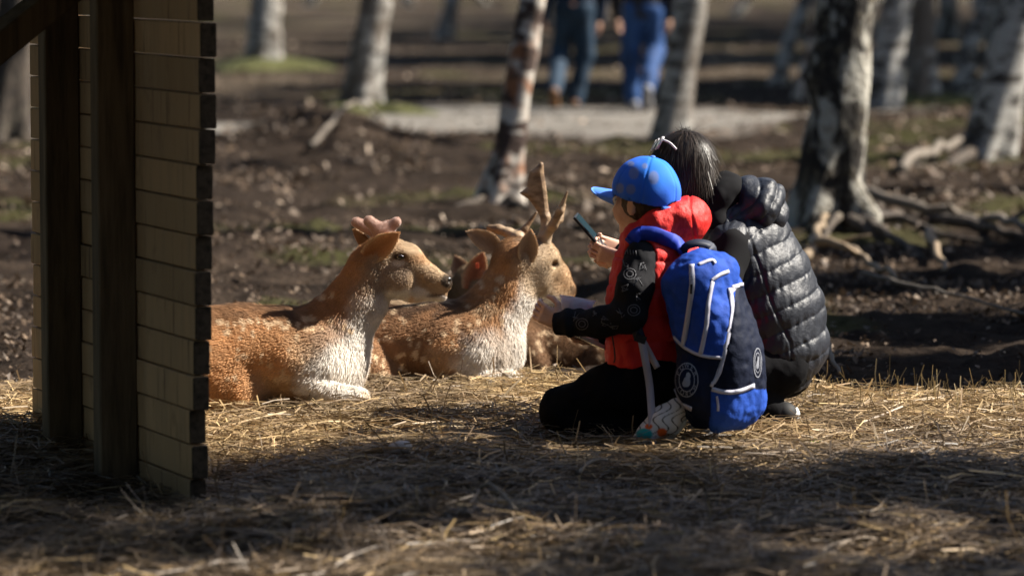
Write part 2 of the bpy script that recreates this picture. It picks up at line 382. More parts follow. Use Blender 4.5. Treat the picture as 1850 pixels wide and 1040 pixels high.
# fallen leaves and bark flakes over the mud
def litter(n):
    v = rng.uniform(20, 745, n * 2); d = gD(v); d = d[(d > 12.6) & (d < 62)][:n]; n = len(d)
    x = rng.uniform(-.165, .165, n) * d; y = d; k = pathmask(x, y) * rng.random(n) < .7; x, y = x[k], y[k]; n = len(x)
    k = rng.random(n) < sm(.36, .72, vn(np.stack([x, y, 0 * x], -1), 1.6, 13)) + .07; x, y = x[k], y[k]; n = len(x)
    s = rng.uniform(.008, .022, n) * rng.uniform(.6, 1.4, n) * (.75 + sm(15, 26, y) * .8); a = rng.uniform(0, 6.28, n); tl = rng.normal(0, .55, (n, 2))
    e1 = np.stack([np.cos(a), np.sin(a), tl[:, 0]], 1) * s[:, None]; e2 = np.stack([-np.sin(a), np.cos(a), tl[:, 1]], 1) * (s * rng.uniform(.4, .8, n))[:, None]
    c = np.stack([x, y, ground_z(x, y) + .012 + .015 * rng.random(n)], 1); cu = np.zeros((n, 3)); cu[:, 2] = s * rng.uniform(-.3, .5, n)
    V = np.stack([c - e1, c - e2 + cu, c + e1, c + e2 + cu], 1).reshape(-1, 3); Q = np.arange(n * 4).reshape(-1, 4)
    t = rng.random((n, 1)); col = np.array([.16, .11, .072]) * (1 - t) + np.array([.08, .053, .036]) * t
    pale = (rng.random((n, 1)) < .02 + .08 * sm(15, 20, y)[:, None]); col = np.where(pale, np.array([.42, .33, .25]) * rng.uniform(.5, 1.1, (n, 1)), col * rng.uniform(.4, 1.1, (n, 1)))  # pale leaf bits stand in for sun glints as a lighter colour
    return V, Q, np.repeat(col, 4, 0)
leaf_mat = mat('dead_leaf', vcol=True, rough=.6, spec=.2, transl=.1)
V1, Q1, C1 = litter(60000)
tag(obj('leaf_litter', V1, Q1, leaf_mat, cols=C1, smooth=False), label='brown dead leaves and bark flakes over dark mud', cat='leaf litter', kind='stuff')

# ------------------------------------------------------------------ the wooden shelter
wood = mat('weathered_boards', (.46, .285, .135), .75, noise=[((.01, .01, .01), 0, (.30, .19, .09), .35, .65), ((14, 14, 2.2), 5, (.34, .22, .11), .45, .7), ((45, 45, 3), 4, (.15, .09, .045), .58, .72), ((9, 9, 7), 3, (.24, .15, .075), .60, .75)], bump=((60, 60, 8), .25, .01), spec=.2)
shaded_ends = mat('shaded_end_grain', (.055, .040, .026), .9, noise=[((60, 60, 60), 4, (.015, .012, .008), .4, .7)], spec=.15)  # end grain tone, darkened to carry the shade on the near ends
post_mat = mat('dark_timber', (.15, .105, .058), .8, noise=[((30, 30, 3), 5, (.06, .042, .022), .4, .7)], bump=((50, 50, 6), .3, .01), spec=.2)
steel = mat('galvanised_steel', (.45, .46, .47), .45, metal=.6, noise=[((20, 20, 20), 3, (.2, .2, .2), .5, .7)])
roof_mat = mat('roof_boards', (.16, .12, .07), .8, noise=[((8, 8, 3), 4, (.08, .06, .035), .4, .7)])
WD = nrm(np.array([.621, -1.41, 0])); WN = np.array([WD[1], -WD[0], 0])      # along the wall to its near end; out of its inner face
WN = WN if WN[0] < 0 else -WN; UPV = np.array([0, 0, 1.])
W0 = np.array([-1.458, 11.69, 0]); Wlen = np.linalg.norm([.621, -1.41])
shel = thing('wooden_shelter', 'shaded timber shelter wall of horizontal boards on dark upright posts', 'shelter', (-1.15, 11.0, -.05))
ends_r = [-.105, -.095, -.080, -.090, -.055, -.060, -.045, -.035, -.04, -.02, -.024, -.004, .004, -.004, .008, .0, .01, .0, .01]
PH = .0957
for i in range(19):
    r = random.Random(i); e1 = Wlen + ends_r[i] * 1.1; e0 = -.03 + r.uniform(-.008, .008) + (.02 if i == 1 else 0) - (.03 if i == 2 else 0)
    z = -.055 + PH * (i - .5); off = r.uniform(-.003, .003)
    c = W0 + WD * (e0 + e1) / 2 - WN * (.0235 + off) + UPV * z
    mb = MB().box(c, (WD, WN, UPV), ((e1 - e0) / 2, .0235, PH / 2 - .0022)); o = mb.out('plank', wood, shel, smooth=False); o.data.materials.append(shaded_ends); wd_ = Vector(WD)
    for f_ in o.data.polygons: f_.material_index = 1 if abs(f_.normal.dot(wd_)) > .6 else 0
def post(t, half_t, width, z0, z1):
    c = W0 + WD * t + WN * (width / 2 + .002) + UPV * (z0 + z1) / 2
    p = MB().box(c, (WD, WN, UPV), (half_t, width / 2, (z1 - z0) / 2), ).out('post', post_mat, shel, smooth=False)
    b = W0 + WD * (t - half_t - .0035) + WN * (width / 2 + .002) + UPV * (z0 + .07)
    MB().box(b, (WD, WN, UPV), (.003, width / 2 * .8, .07)).out('metal_foot', steel, p, smooth=False)
    return p
def t_at(u):   # wall parameter at a photo column
    k = (u - 925) / FPX; return (k * W0[1] - W0[0]) / (WD[0] - k * WD[1])
post(t_at(245) - .033, .033, .110, -.11, 1.70)
post(t_at(145) - .033, .033, .105, -.10, 1.70)
post(t_at(60) - .45, .04, .10, -.05, 1.70)
br = [P(150, -45, 11.05), P(-260, 285, 10.6)]
d_, x_, y_ = frame(br[1] - br[0]); MB().box((br[0] + br[1]) / 2, (d_, x_, y_), (np.linalg.norm(br[1] - br[0]) / 2, .05, .04)).out('brace', post_mat, shel, smooth=False)
MB().box(np.array([br[1][0], br[1][1], .86]), ((1, 0, 0), (0, 1, 0), (0, 0, 1)), (.055, .055, .90)).out('post', post_mat, shel, smooth=False)
MB().box(W0 + WD * .6 + WN * .04 + UPV * 1.75, (WD, WN, UPV), (1.35, .05, .05)).out('top_beam', post_mat, shel, smooth=False)
MB().box(np.array([br[1][0], br[1][1], 1.80]) , (WD, WN, UPV), (1.35, .05, .05)).out('top_beam', post_mat, shel, smooth=False)
rc = (W0 + WD * .6 + np.array([br[1][0], br[1][1], 0])) / 2; rd = nrm(np.array([WN[0], WN[1], .10])); rw = nrm(np.cross(WD, rd))
for i in range(12):
    c = rc + np.array([0, 0, 1.90]) + WD * ((i - 5.5) * .225)
    MB().box(c, (rd, WD, rw), (.95, .110, .012)).out('roof_board', roof_mat, shel, smooth=False)

# ------------------------------------------------------------------ trees
bark = mat('birch_bark', (.38, .365, .335), .8, noise=[((5, 5, 12), 5, (.035, .030, .026), .48, .56), ((3, 3, 1.2), 4, (.10, .082, .066), .47, .62), ((30, 30, 60), 3, (.20, .17, .14), .55, .7)], bump=((22, 22, 22), .7, .02))
bark_dark = mat('rough_birch_bark', (.40, .38, .33), .85, noise=[((7, 7, 4), 6, (.022, .018, .015), .45, .53), ((20, 20, 14), 4, (.12, .10, .07), .5, .7)], bump=((26, 26, 14), 1, .04))
bark_rust = mat('peeling_birch_bark', (.46, .42, .37), .7, noise=[((6, 6, 5), 5, (.24, .10, .045), .47, .60), ((5, 5, 10), 5, (.045, .026, .02), .48, .56)], bump=((20, 20, 30), .6, .02))
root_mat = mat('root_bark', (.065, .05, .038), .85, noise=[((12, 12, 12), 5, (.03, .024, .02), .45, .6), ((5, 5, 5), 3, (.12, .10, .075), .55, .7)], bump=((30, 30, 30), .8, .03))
twig_mat = mat('twigs', (.10, .065, .05), .8)
moss_mat = mat('moss', (.070, .070, .020), .95, noise=[((14, 14, 14), 4, (.05, .055, .015), .4, .7)], bump=((60, 60, 60), 1, .03))
def crown_geo(seed, H=11., r0=.1):
    r = random.Random(seed); mb = MB()
    def branch(p, d, L, rad, lev):
        n = 4; pts = [p]; dd = np.array(d, float)
        for i in range(n):
            dd = nrm(dd + np.array([r.uniform(-.22, .22), r.uniform(-.22, .22), r.uniform(-.1, .2) if lev < 2 else r.uniform(-.25, .1)])); pts.append(pts[-1] + dd * L / n)
        mb.tube(pts, np.linspace(rad, rad * .35, n + 1), 5 if lev == 0 else 3, cap=False)
        if lev < 3:
            for _ in range((7, 5, 4)[lev]):
                t = r.uniform(.3, 1) * n; i = min(int(t), n - 1); q = pts[i] + (pts[i + 1] - pts[i]) * (t - i)
                branch(q, nrm(dd + np.array([r.uniform(-1, 1), r.uniform(-1, 1), r.uniform(-.3, .6)])), L * r.uniform(.4, .6), rad * .45, lev + 1)
    for i in range(9):
        a = i * 2.4 + r.uniform(-.4, .4); z = H * (.42 + .55 * i / 9)
        branch(np.array([0, 0, z]), (math.cos(a), math.sin(a), .7), H * (.30 - .016 * i), r0 * (.42 - .03 * i), 0)
    return mb
CROWNS = []
for s_ in (1, 2, 3):
    mb = crown_geo(s_); me = mkmesh('crown', np.concatenate(mb.V), [np.concatenate(mb.Q)]); me.materials.append(twig_mat); CROWNS.append(me)
def trunk_geo(base, spine, r_base, H, flare, seed, seg=22, rough=.05):
    """spine: offsets (dx, dz) of the axis seen in the picture near the ground; carries on straight above"""
    r = random.Random(seed); pts = [np.array([0, 0, -.15])] + [np.array([a, 0, z]) for a, z in spine]
    a, z = spine[-1]; a0, z0 = spine[-2]; sl = (a - a0) / (z - z0)
    while z < H: z += .6; sl *= .86; a += sl * .6; pts.append(np.array([a, 0.15 * math.sin(z * .6 + seed) * min(1, z / 4), z]))
    n = 70; sp = spline(np.array(pts), n)
    ang = np.linspace(0, 2 * np.pi, seg, endpoint=False); ph = r.uniform(0, 6); V = np.zeros((n, seg, 3)); kf = r.choice([4, 5])
    for i in range(n):
        zz = max(sp[i, 2], 0); R = r_base * (1 - .80 * zz / H)
        fl = flare * math.exp(-zz / (.9 * r_base + .10)) * (.45 + .55 * np.cos(kf * ang + ph) + .2 * np.cos(3 * ang + 2 * ph))
        V[i] = sp[i] + np.stack([np.cos(ang), np.sin(ang), 0 * ang], 1) * (R * (1 + fl))[:, None] * np.array([1, 1, 0]) + np.array([0, 0, 0])
    Vf = V.reshape(-1, 3); nv = vn(Vf + seed * 3.1, 9) - .5; ctr = np.repeat(sp, seg, 0); Vf = ctr + (Vf - ctr) * (1 + rough * 3 * nv[:, None] + rough * 2 * (vn(Vf + seed, 26)[:, None] - .5))
    Q = [(i * seg + j, i * seg + (j + 1) % seg, (i + 1) * seg + (j + 1) % seg, (i + 1) * seg + j) for i in range(n - 1) for j in range(seg)]
    return Vf, Q, sp
def tree(u, v, top_u, r, label, m, group=None, seed=0, flare=.6, H=11., spine=None, rough=.05, moss=None, D=None, name='birch_tree', roots=()):
    D = D or gD(v); x = (u - 925) / FPX * D; z = gz(x, D); t = thing(name, label, 'tree', (x, D, z), group); sc = FPX / D
    if spine is None:
        zt = v / sc; spine = [(.0, .0), ((top_u - u) / sc * .45, zt * .5), ((top_u - u) / sc, zt)]
    Vf, Q, sp = trunk_geo(None, spine, r, H, flare, seed, rough=rough)
    obj('trunk', Vf + np.array([x, D, z]), np.array(Q), m, t)
    c = bpy.data.objects.new('crown', CROWNS[seed % 3]); COL.objects.link(c); c.parent = t; c.scale = (H / 11,) * 3; i = int(np.argmin(abs(sp[:, 2] - H * .6)))
    c.location = (sp[i, 0], sp[i, 1], 0); c.rotation_euler = (0, 0, seed * 1.3); ORG[c] = ORG[t]
    for rt in roots:
        pts = np.array([[(a - 925) / FPX * dd, dd, 0] for a, dd in rt[0]]); pts[:, 2] = ground_z(pts[:, 0], pts[:, 1]) + np.linspace(rt[2], rt[3], len(pts)) * .55; s = spline(pts, 22)
        s[:, 2] += .03 * (vn(s, 6, seed) - .5); rad = np.linspace(rt[1] * .75, rt[1] * .2, 22) * (1 + .5 * (vn(s, 11, seed) - .5))
        MB().tube(s, rad, 8).out('root', root_mat, t)
    if moss:
        mb = MB(); mr, mh, sx = moss; N = 26; M = 10; V = []
        for i in range(M + 1):
            for j in range(N):
                a = j / N * 2 * np.pi; rr = mr * i / M * (1 + .35 * math.sin(3 * a + seed)); V.append((x + rr * math.cos(a) * sx, D + rr * math.sin(a), 0))
        V = np.array(V); e = np.repeat(np.linspace(0, 1, M + 1), N); V[:, 2] = ground_z(V[:, 0], V[:, 1]) + mh * (1 - e ** 2) - .01 + .05 * (1 - e) * vn(V, 12, seed) - .03 * (e > .99)
        Q = [(i * N + j, i * N + (j + 1) % N, (i + 1) * N + (j + 1) % N, (i + 1) * N + j) for i in range(M) for j in range(N)]
        obj('moss', V, np.array(Q), moss_mat, t)
    return t
tree(475, 125, 482, .19, 'slim birch rising from a mossy hummock left of the path', bark, seed=1, flare=.5, moss=(.75, .16, 1.0))
tree(648, 215, 682, .148, 'leaning birch with white sunlit side and dark mossy foot', bark, seed=2, flare=.7, moss=(.55, .12, 1.1))
tree(905, 368, 962, .085, 'slender leaning birch with peeling rust coloured bark beside the antlered buck', bark_rust, seed=3, flare=1.1, rough=.09,
     spine=[(0, 0), (.04, .25), (.085, .55), (.14, .9), (.19, 1.2)], roots=[([(890, 22.1), (830, 21.7), (770, 21.3)], .05, .05, -.01), ([(920, 22.0), (960, 21.4), (1000, 21.0)], .045, .05, -.01)])
tree(1212, 262, 1250, .125, 'birch standing directly behind the crouching woman', bark, seed=4, flare=.5)
tree(1498, 412, 1526, .158, 'thick rough barked birch with spreading roots behind the woman', bark_dark, seed=5, flare=1.0, rough=.16,
     roots=[([(1560, 20.2), (1650, 20.9), (1760, 20.0), (1900, 18.9)], .075, .07, .03), ([(1540, 20.0), (1600, 19.3), (1680, 18.9)], .055, .09, -.01),
            ([(1520, 20.1), (1500, 19.6), (1485, 18.9)], .035, .14, .0), ([(1440, 20.4), (1400, 20.2), (1340, 20.0)], .05, .06, -.02), ([(1570, 20.1), (1640, 20.0), (1720, 19.4), (1800, 19.2)], .04, .10, .02), ([(1560, 20.0), (1620, 18.9), (1700, 18.2), (1790, 18.0)], .035, .12, .0), ([(1555, 20.3), (1600, 21.5), (1700, 22.0)], .05, .06, .0)])
tree(1404, 152, 1452, .085, 'thin birch leaning to the right beside the thick rough birch', bark, seed=6)
tree(1440, 175, 1482, .04, 'young rust barked sapling close to the thick rough birch', bark_rust, seed=7, H=7)
tree(1592, 190, 1618, .15, 'birch in the shaded stand with white streaked trunk', bark, seed=8, flare=.5)
tree(1668, 185, 1662, .135, 'straight birch with a low spreading root in the shaded stand', bark, seed=9, flare=.9, moss=(.8, .12, 1.2))
tree(1735, 172, 1785, .10, 'crooked thin birch in the shaded stand', bark, seed=10, spine=[(0, 0), (.05, .25), (.05, .45), (.16, .7), (.27, .98)])
tree(1782, 290, 1846, .165, 'birch with a bright sunlit edge and mossy root', bark, seed=11, flare=.55, roots=[([(1760, 26.4), (1700, 25.6), (1640, 25.2)], .07, .06, -.01)])
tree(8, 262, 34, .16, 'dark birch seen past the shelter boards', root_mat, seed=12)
# far trunks beyond the path
far = [(805, 60, .12), (880, 95, .10), (1330, 80, .11), (1545, 60, .15), (1715, 58, .16), (1800, 50, .15), (1830, 70, .16),
       (740, 90, .11), (1010, 72, .11), (1640, 75, .13), (560, 92, .11), (150, 60, .15), (1765, 88, .15), (1480, 74, .12), (1590, 96, .12), (1690, 100, .14)]
for i, (u, D, r) in enumerate(far):
    tree(u, FPX * CAM_H / D - 101, u + random.Random(i).uniform(-12, 18), r, 'distant dark birch trunk in the far wood beyond the path', bark if i % 3 == 0 else bark_dark, 'birches of the far wood', seed=20 + i, D=D, H=12)
# spruces to the right, outside the view: they shade the foreground and the strip beyond the path
needle = mat('spruce_needles', (.028, .055, .022), .7, noise=[((3, 3, 3), 3, (.05, .08, .03), .4, .7)])
def spruce_mesh(seed, H=9., R=2.0):
    r = random.Random(seed); V = []; Q = []
    n = 30
    for w in range(n):
        z = .9 + (H - 1.1) * w / n; L = R * (1 - w / n) ** .8 + .15
        for b in range(9):
            a = b * .698 + w * .9 + r.uniform(-.2, .2); dx, dy = math.cos(a), math.sin(a); LL = L * r.uniform(.75, 1.1)
            for k in range(9):
                t0 = k / 9; q = np.array([dx * LL * t0, dy * LL * t0, z - .28 * LL * t0 + .1 * LL * t0 * t0])
                for sgn in (-1, 1):
                    s = .34 * (1 - .6 * t0) * r.uniform(.6, 1.2); sx, sy = -dy * sgn, dx * sgn
                    tip = q + np.array([sx * s + dx * s * .6, sy * s + dy * s * .6, -s * r.uniform(.1, .4)]); m = len(V)
                    wv = np.array([dx, dy, 0]) * .05; up = np.array([0, 0, .04])
                    V += [q - wv, q + wv + up, tip + up * .2, tip - wv * .5 - up]; Q.append((m, m + 1, m + 2, m + 3))
    return np.array(V), np.array(Q)
SPR = []
for s_ in (1, 2):
    V1, Q1 = spruce_mesh(s_); me = mkmesh('crown', V1, Q1, smooth=False); me.materials.append(needle); SPR.append(me)
tv, tq, tt = tube([(0, 0, -.1), (0, 0, 4), (0, 0, 8.6)], [.14, .09, .02], 8); SPT = mkmesh('trunk', tv, [np.array(tq), np.array(tt)]); SPT.materials.append(post_mat)
def spruce(x, y, s, k, near):
    t = thing('spruce_tree', 'unseen dense dark spruce added around the clearing to cut the skylight' if near else 'dense spruce tree shading the ground right of the birches', 'tree', (x, y, gz(x, y)), 'unseen spruces added round the clearing' if near else 'spruces right of the birches')
    for nm, me in (('trunk', SPT), ('crown', SPR[k % 2])):
        o = bpy.data.objects.new(nm, me); COL.objects.link(o); o.parent = t; o.scale = (s,) * 3; o.rotation_euler = (0, 0, k * 1.1); ORG[o] = ORG[t]
for k, (x, y, s) in enumerate([(10.5, 43.5, 1.3), (11.5, 50.5, 1.7), (11, 53, 1.6), (15, 43, 1.9), (15.5, 52, 2.0), (19, 51, 2.3), (12, 62, 1.6), (16, 66, 2.0), (8.6, 37.4, 1.1), (9.2, 39.6, 1.3), (8.8, 41.5, 1.2), (8.0, 24.0, .7), (6.0, 15.4, .72), (5.6, 17.4, .62), (7.4, 14.2, .8), (7.0, 19.4, .7), (12, 70, 2.0), (18, 60, 2.3), (14, 76, 2.0)]): spruce(x, y, s, k, False)
sky_blockers = [(-11, 21, 1.9), (-10, 27, 1.7), (-13, 33, 1.9), (-12, 40, 1.8), (-15, 47, 2.0), (-6, 1, 1.6), (-5, -5, 1.8), (-1.5, -7, 1.7), (2.5, -6, 1.8), (6.5, -5, 1.7), (9, -1, 1.7), (-12, -2, 1.9), (-14, 8, 2.0), (-15, 17, 2.0), (12, 3, 1.7), (-17, 27, 2.1), (-3.5, -11, 2.0), (4, -11, 2.0)]  # unseen spruces added left of and behind the view to cut skylight
for k, (x, y, s) in enumerate(sky_blockers): spruce(x, y, s, k, True)
# unseen pine right of the straw, its needle pads shaped to shade the foreground
def pine():
    x0, y0 = 6.9, 10.6; t = thing('shade_pine', 'tall unseen pine with flat needle pads placed to shade the straw', 'tree', (x0, y0, gz(x0, y0)))
    sx, sy = SUN.x / SUN.z, SUN.y / SUN.z; r = random.Random(2); V = []; Q = []
    pads = [(-2.9, 10.5, .6), (-2.5, 10.0, .6), (-2.4, 10.7, .6), (-1.9, 10.65, .6), (-1.4, 10.6, .6), (-.9, 10.4, .5), (-1.6, 10.1, .5), (-.75, 10.65, .50), (-.35, 10.55, .5), (.15, 10.5, .5), (.7, 10.35, .5), (1.2, 10.3, .48), (1.75, 10.3, .5), (2.3, 10.3, .5), (-1.2, 9.9, .6), (-.6, 10.2, .5),
            (-.05, 9.95, .42), (.45, 9.7, .4), (1.6, 9.3, .5), (-.9, 9.2, .5), (.3, 8.9, .5), (-1.7, 9.3, .6), (1.1, 8.8, .4), (.05, 10.4, .33), (-1.9, 10.2, .5), (.8, 10.2, .25), (2.2, 9.7, .5)]
    for x, y, rad in pads:
        H = (x0 + r.uniform(-.35, .35) - x) / sx; c = np.array([x + sx * H, y + sy * H, H])
        a = np.array([x0, y0, H - .25 - .25 * abs(c[1] - y0)]); MB().tube(spline([a, (a + c) / 2 + np.array([0, 0, .08]), c], 7), np.linspace(.045, .015, 7), 5).out('limb', post_mat, t)
        for k in range(330):
            d = nrm([r.gauss(0, 1), r.gauss(0, 1), r.gauss(0, 1)]) * r.random() ** .4 * rad; d[2] *= .45; q = c + d; e = nrm([r.gauss(0, 1), r.gauss(0, 1), r.gauss(0, .7)]) * r.uniform(.05, .11)
            f = nrm(np.cross(e, [r.gauss(0, 1), r.gauss(0, 1), r.gauss(0, 1)])) * r.uniform(.018, .035); m = len(V); V += [q - e - f, q - e + f, q + e + f * .5, q + e - f * .5]; Q.append((m, m + 1, m + 2, m + 3))
    MB().tube(spline([(x0, y0, -.1), (x0 + .05, y0, 3), (x0 - .05, y0 + .05, 6), (x0, y0, 10.5)], 20), np.linspace(.19, .05, 20), 12).out('trunk', bark_rust, t)
    obj('crown', np.array(V), np.array(Q), needle, t, smooth=False)
pine()

# ------------------------------------------------------------------ deer
fur_mat = mat('deer_coat', vcol=True, rough=.75, spec=.2, transl=.28)
skin_fur = mat('deer_skin', vcol=True, rough=.8, spec=.15)
velvet = mat('antler_velvet', (.42, .26, .21), .8, noise=[((30, 30, 30), 3, (.30, .20, .16), .4, .7)], sheen=.8, spec=.1)
antler_mat = mat('antler_bone', (.30, .20, .12), .55, noise=[((18, 18, 40), 5, (.13, .08, .045), .42, .62), ((6, 6, 6), 2, (.42, .32, .22), .5, .75)], bump=((40, 40, 60), .5, .006))
nose_mat = mat('wet_nose', (.012, .010, .010), .3, spec=.6)
eye_mat = mat('dark_eye', (.012, .007, .004), .08, spec=.8)
hoof_mat = mat('hoof', (.35, .30, .22), .5)
ear_in = mat('deer_ear', vcol=True, rough=.8, transl=.25)
tag_mat = mat('ear_tag_plastic', (.65, .10, .04), .4)
ORANGE, BROWN, DARKB = np.array([.46, .24, .105]), np.array([.25, .13, .062]), np.array([.055, .030, .018])
CREAM, WHITE, GREYB = np.array([.52, .38, .24]), np.array([.80, .75, .68]), np.array([.27, .20, .145])
def blob(C, u, v, u0, v0, ru, rv, col, s=1., soft=.35):
    r = np.sqrt(((u - u0) / ru) ** 2 + ((v - v0) / rv) ** 2); m = s * (1 - sm(1 - soft, 1 + soft, r)); return C + m[:, None] * (np.asarray(col) - C)
def fur(V, Q, N, C, n, flow, length, parent, keep=None, width=.0011):
    """single coat hairs rooted on the skin"""
    a = np.linalg.norm(np.cross(V[Q[:, 2]] - V[Q[:, 0]], V[Q[:, 3]] - V[Q[:, 1]]), axis=1); q = rng.choice(len(Q), n, p=a / a.sum())
    s, t = rng.random((2, n, 1)); A, B, Cc, D_ = [V[Q[q, i]] for i in range(4)]; p = (A * (1 - s) + B * s) * (1 - t) + (D_ * (1 - s) + Cc * s) * t
    vi = Q[q, rng.integers(0, 4, n)]; kp = C[vi].sum(1) > .075; p, vi = p[kp], vi[kp]; n = len(p); nn = N[vi]; f = flow(p); f = f - nn * (f * nn).sum(1, keepdims=True); f /= np.linalg.norm(f, axis=1, keepdims=True) + 1e-6
    cl = np.stack([vn(p, 45, 1), vn(p, 45, 2), vn(p, 45, 3)], 1) - .5
    d = .42 * nn + f + .22 * cl + rng.normal(0, .16, (n, 3)); d /= np.linalg.norm(d, axis=1, keepdims=True)
    L = length(p) * rng.uniform(.6, 1.25, n) * (.8 + .4 * vn(p, 38, 4)); side = np.cross(d, nn); side /= np.linalg.norm(side, axis=1, keepdims=True) + 1e-6
    w = (width * rng.uniform(.7, 1.3, n))[:, None]; mid = p + d * (L * .55)[:, None]; d2 = d - .25 * nn + .35 * f; tip = mid + d2 / np.linalg.norm(d2, axis=1, keepdims=True) * (L * .45)[:, None]
    HV = np.stack([p - side * w - nn * .001, p + side * w - nn * .001, mid + side * w * .8, mid - side * w * .8, tip], 1).reshape(-1, 3)
    i = np.arange(n)[:, None] * 5; c = C[vi] * rng.uniform(.84, 1.16, (n, 1))
    HC = np.stack([c * .8, c * .8, c, c, c * 1.12], 1).reshape(-1, 3)
    o = obj('fur', HV, [i + np.array([0, 1, 2, 3]), i + np.array([3, 2, 4])], fur_mat, parent, HC, smooth=False); tag(o, kind='stuff'); return o
def ear(parent, base, tip, width, facing, c_in, c_out, name='ear', cup=.35):
    """leaf shaped cupped ear with an inside and an outside"""
    base = np.asarray(base); ax = tip - base; L = np.linalg.norm(ax); ax = ax / L; s = nrm(np.cross(ax, facing)); f = np.cross(s, ax); f = f if f.dot(facing) > 0 else -f
    n, m = 16, 9; V = []; C = []
    for sd_ in (0, 1):
        for i in range(n):
            t = i / (n - 1); w = width * .5 * (math.sin(math.pi * min(1, .16 + t * .84)) ** .8) * (1 - .25 * t) + .002 * (1 - t)
            for j in range(m):
                x = j / (m - 1) * 2 - 1; dep = cup * w * (x * x - .6) * (1 - .5 * t)
                V.append(base + ax * L * t + s * w * x + f * (dep - .0035 * sd_ - .01 * math.sin(math.pi * t))); edge = abs(x) ** 4
                C.append((np.asarray(c_in) * (np.array([.75, .55, .4]) + np.array([.35, .55, .75]) * t) * (.75 + .35 * abs(x)) * (1 - edge) + np.array(CREAM) * 1.1 * edge) if sd_ == 0 else np.asarray(c_out) * (.8 + .4 * t))
    Q = []
    for sd_ in (0, 1):
        o = sd_ * n * m
        for i in range(n - 1):
            for j in range(m - 1):
                q = (o + i * m + j, o + i * m + j + 1, o + (i + 1) * m + j + 1, o + (i + 1) * m + j); Q.append(q if sd_ == 0 else q[::-1])
    k = n * m
    for i in range(n - 1): Q += [(i * m, (i + 1) * m, k + (i + 1) * m, k + i * m), (i * m + m - 1, k + i * m + m - 1, k + (i + 1) * m + m - 1, (i + 1) * m + m - 1)]
    Q += [((n - 1) * m + j, (n - 1) * m + j + 1, k + (n - 1) * m + j + 1, k + (n - 1) * m + j) for j in range(m - 1)]
    V = np.array(V); C = np.array(C); Q = np.array(Q); o = obj(name, V, Q, ear_in, parent, C)
    N = vnormals(V, Q); fl = ax
    h = fur(V, Q, N, C, 2600, lambda p: np.tile(fl, (len(p), 1)), lambda p: np.full(len(p), .008), o, width=.0008); return o
def ball(parent, name, c, r, m, B=None, n=10):
    V, Q, T = [], [], []; B = np.eye(3) if B is None else np.array(B); r = np.broadcast_to(r, 3)
    for i in range(n + 1):
        for j in range(2 * n):
            a, b = math.pi * i / n, math.pi * j / n; V.append(np.array([math.sin(a) * math.cos(b), math.sin(a) * math.sin(b), math.cos(a)]))
    V = np.asarray(c) + (np.array(V) * r) @ B; m2 = 2 * n
    Q = [(i * m2 + j, (i + 1) * m2 + j, (i + 1) * m2 + (j + 1) % m2, i * m2 + (j + 1) % m2) for i in range(n) for j in range(m2)]
    return obj(name, V, np.array(Q), m, parent)
def spots(C, V, u, v, pts, r, col):
    for a, b in pts:
        C = blob(C, u, v, a, b, r * .8 * (1 + .4 * math.sin(a * 9.1)), r * (1 + .3 * math.cos(b * 7.3)), col, .95, .35)
    return C

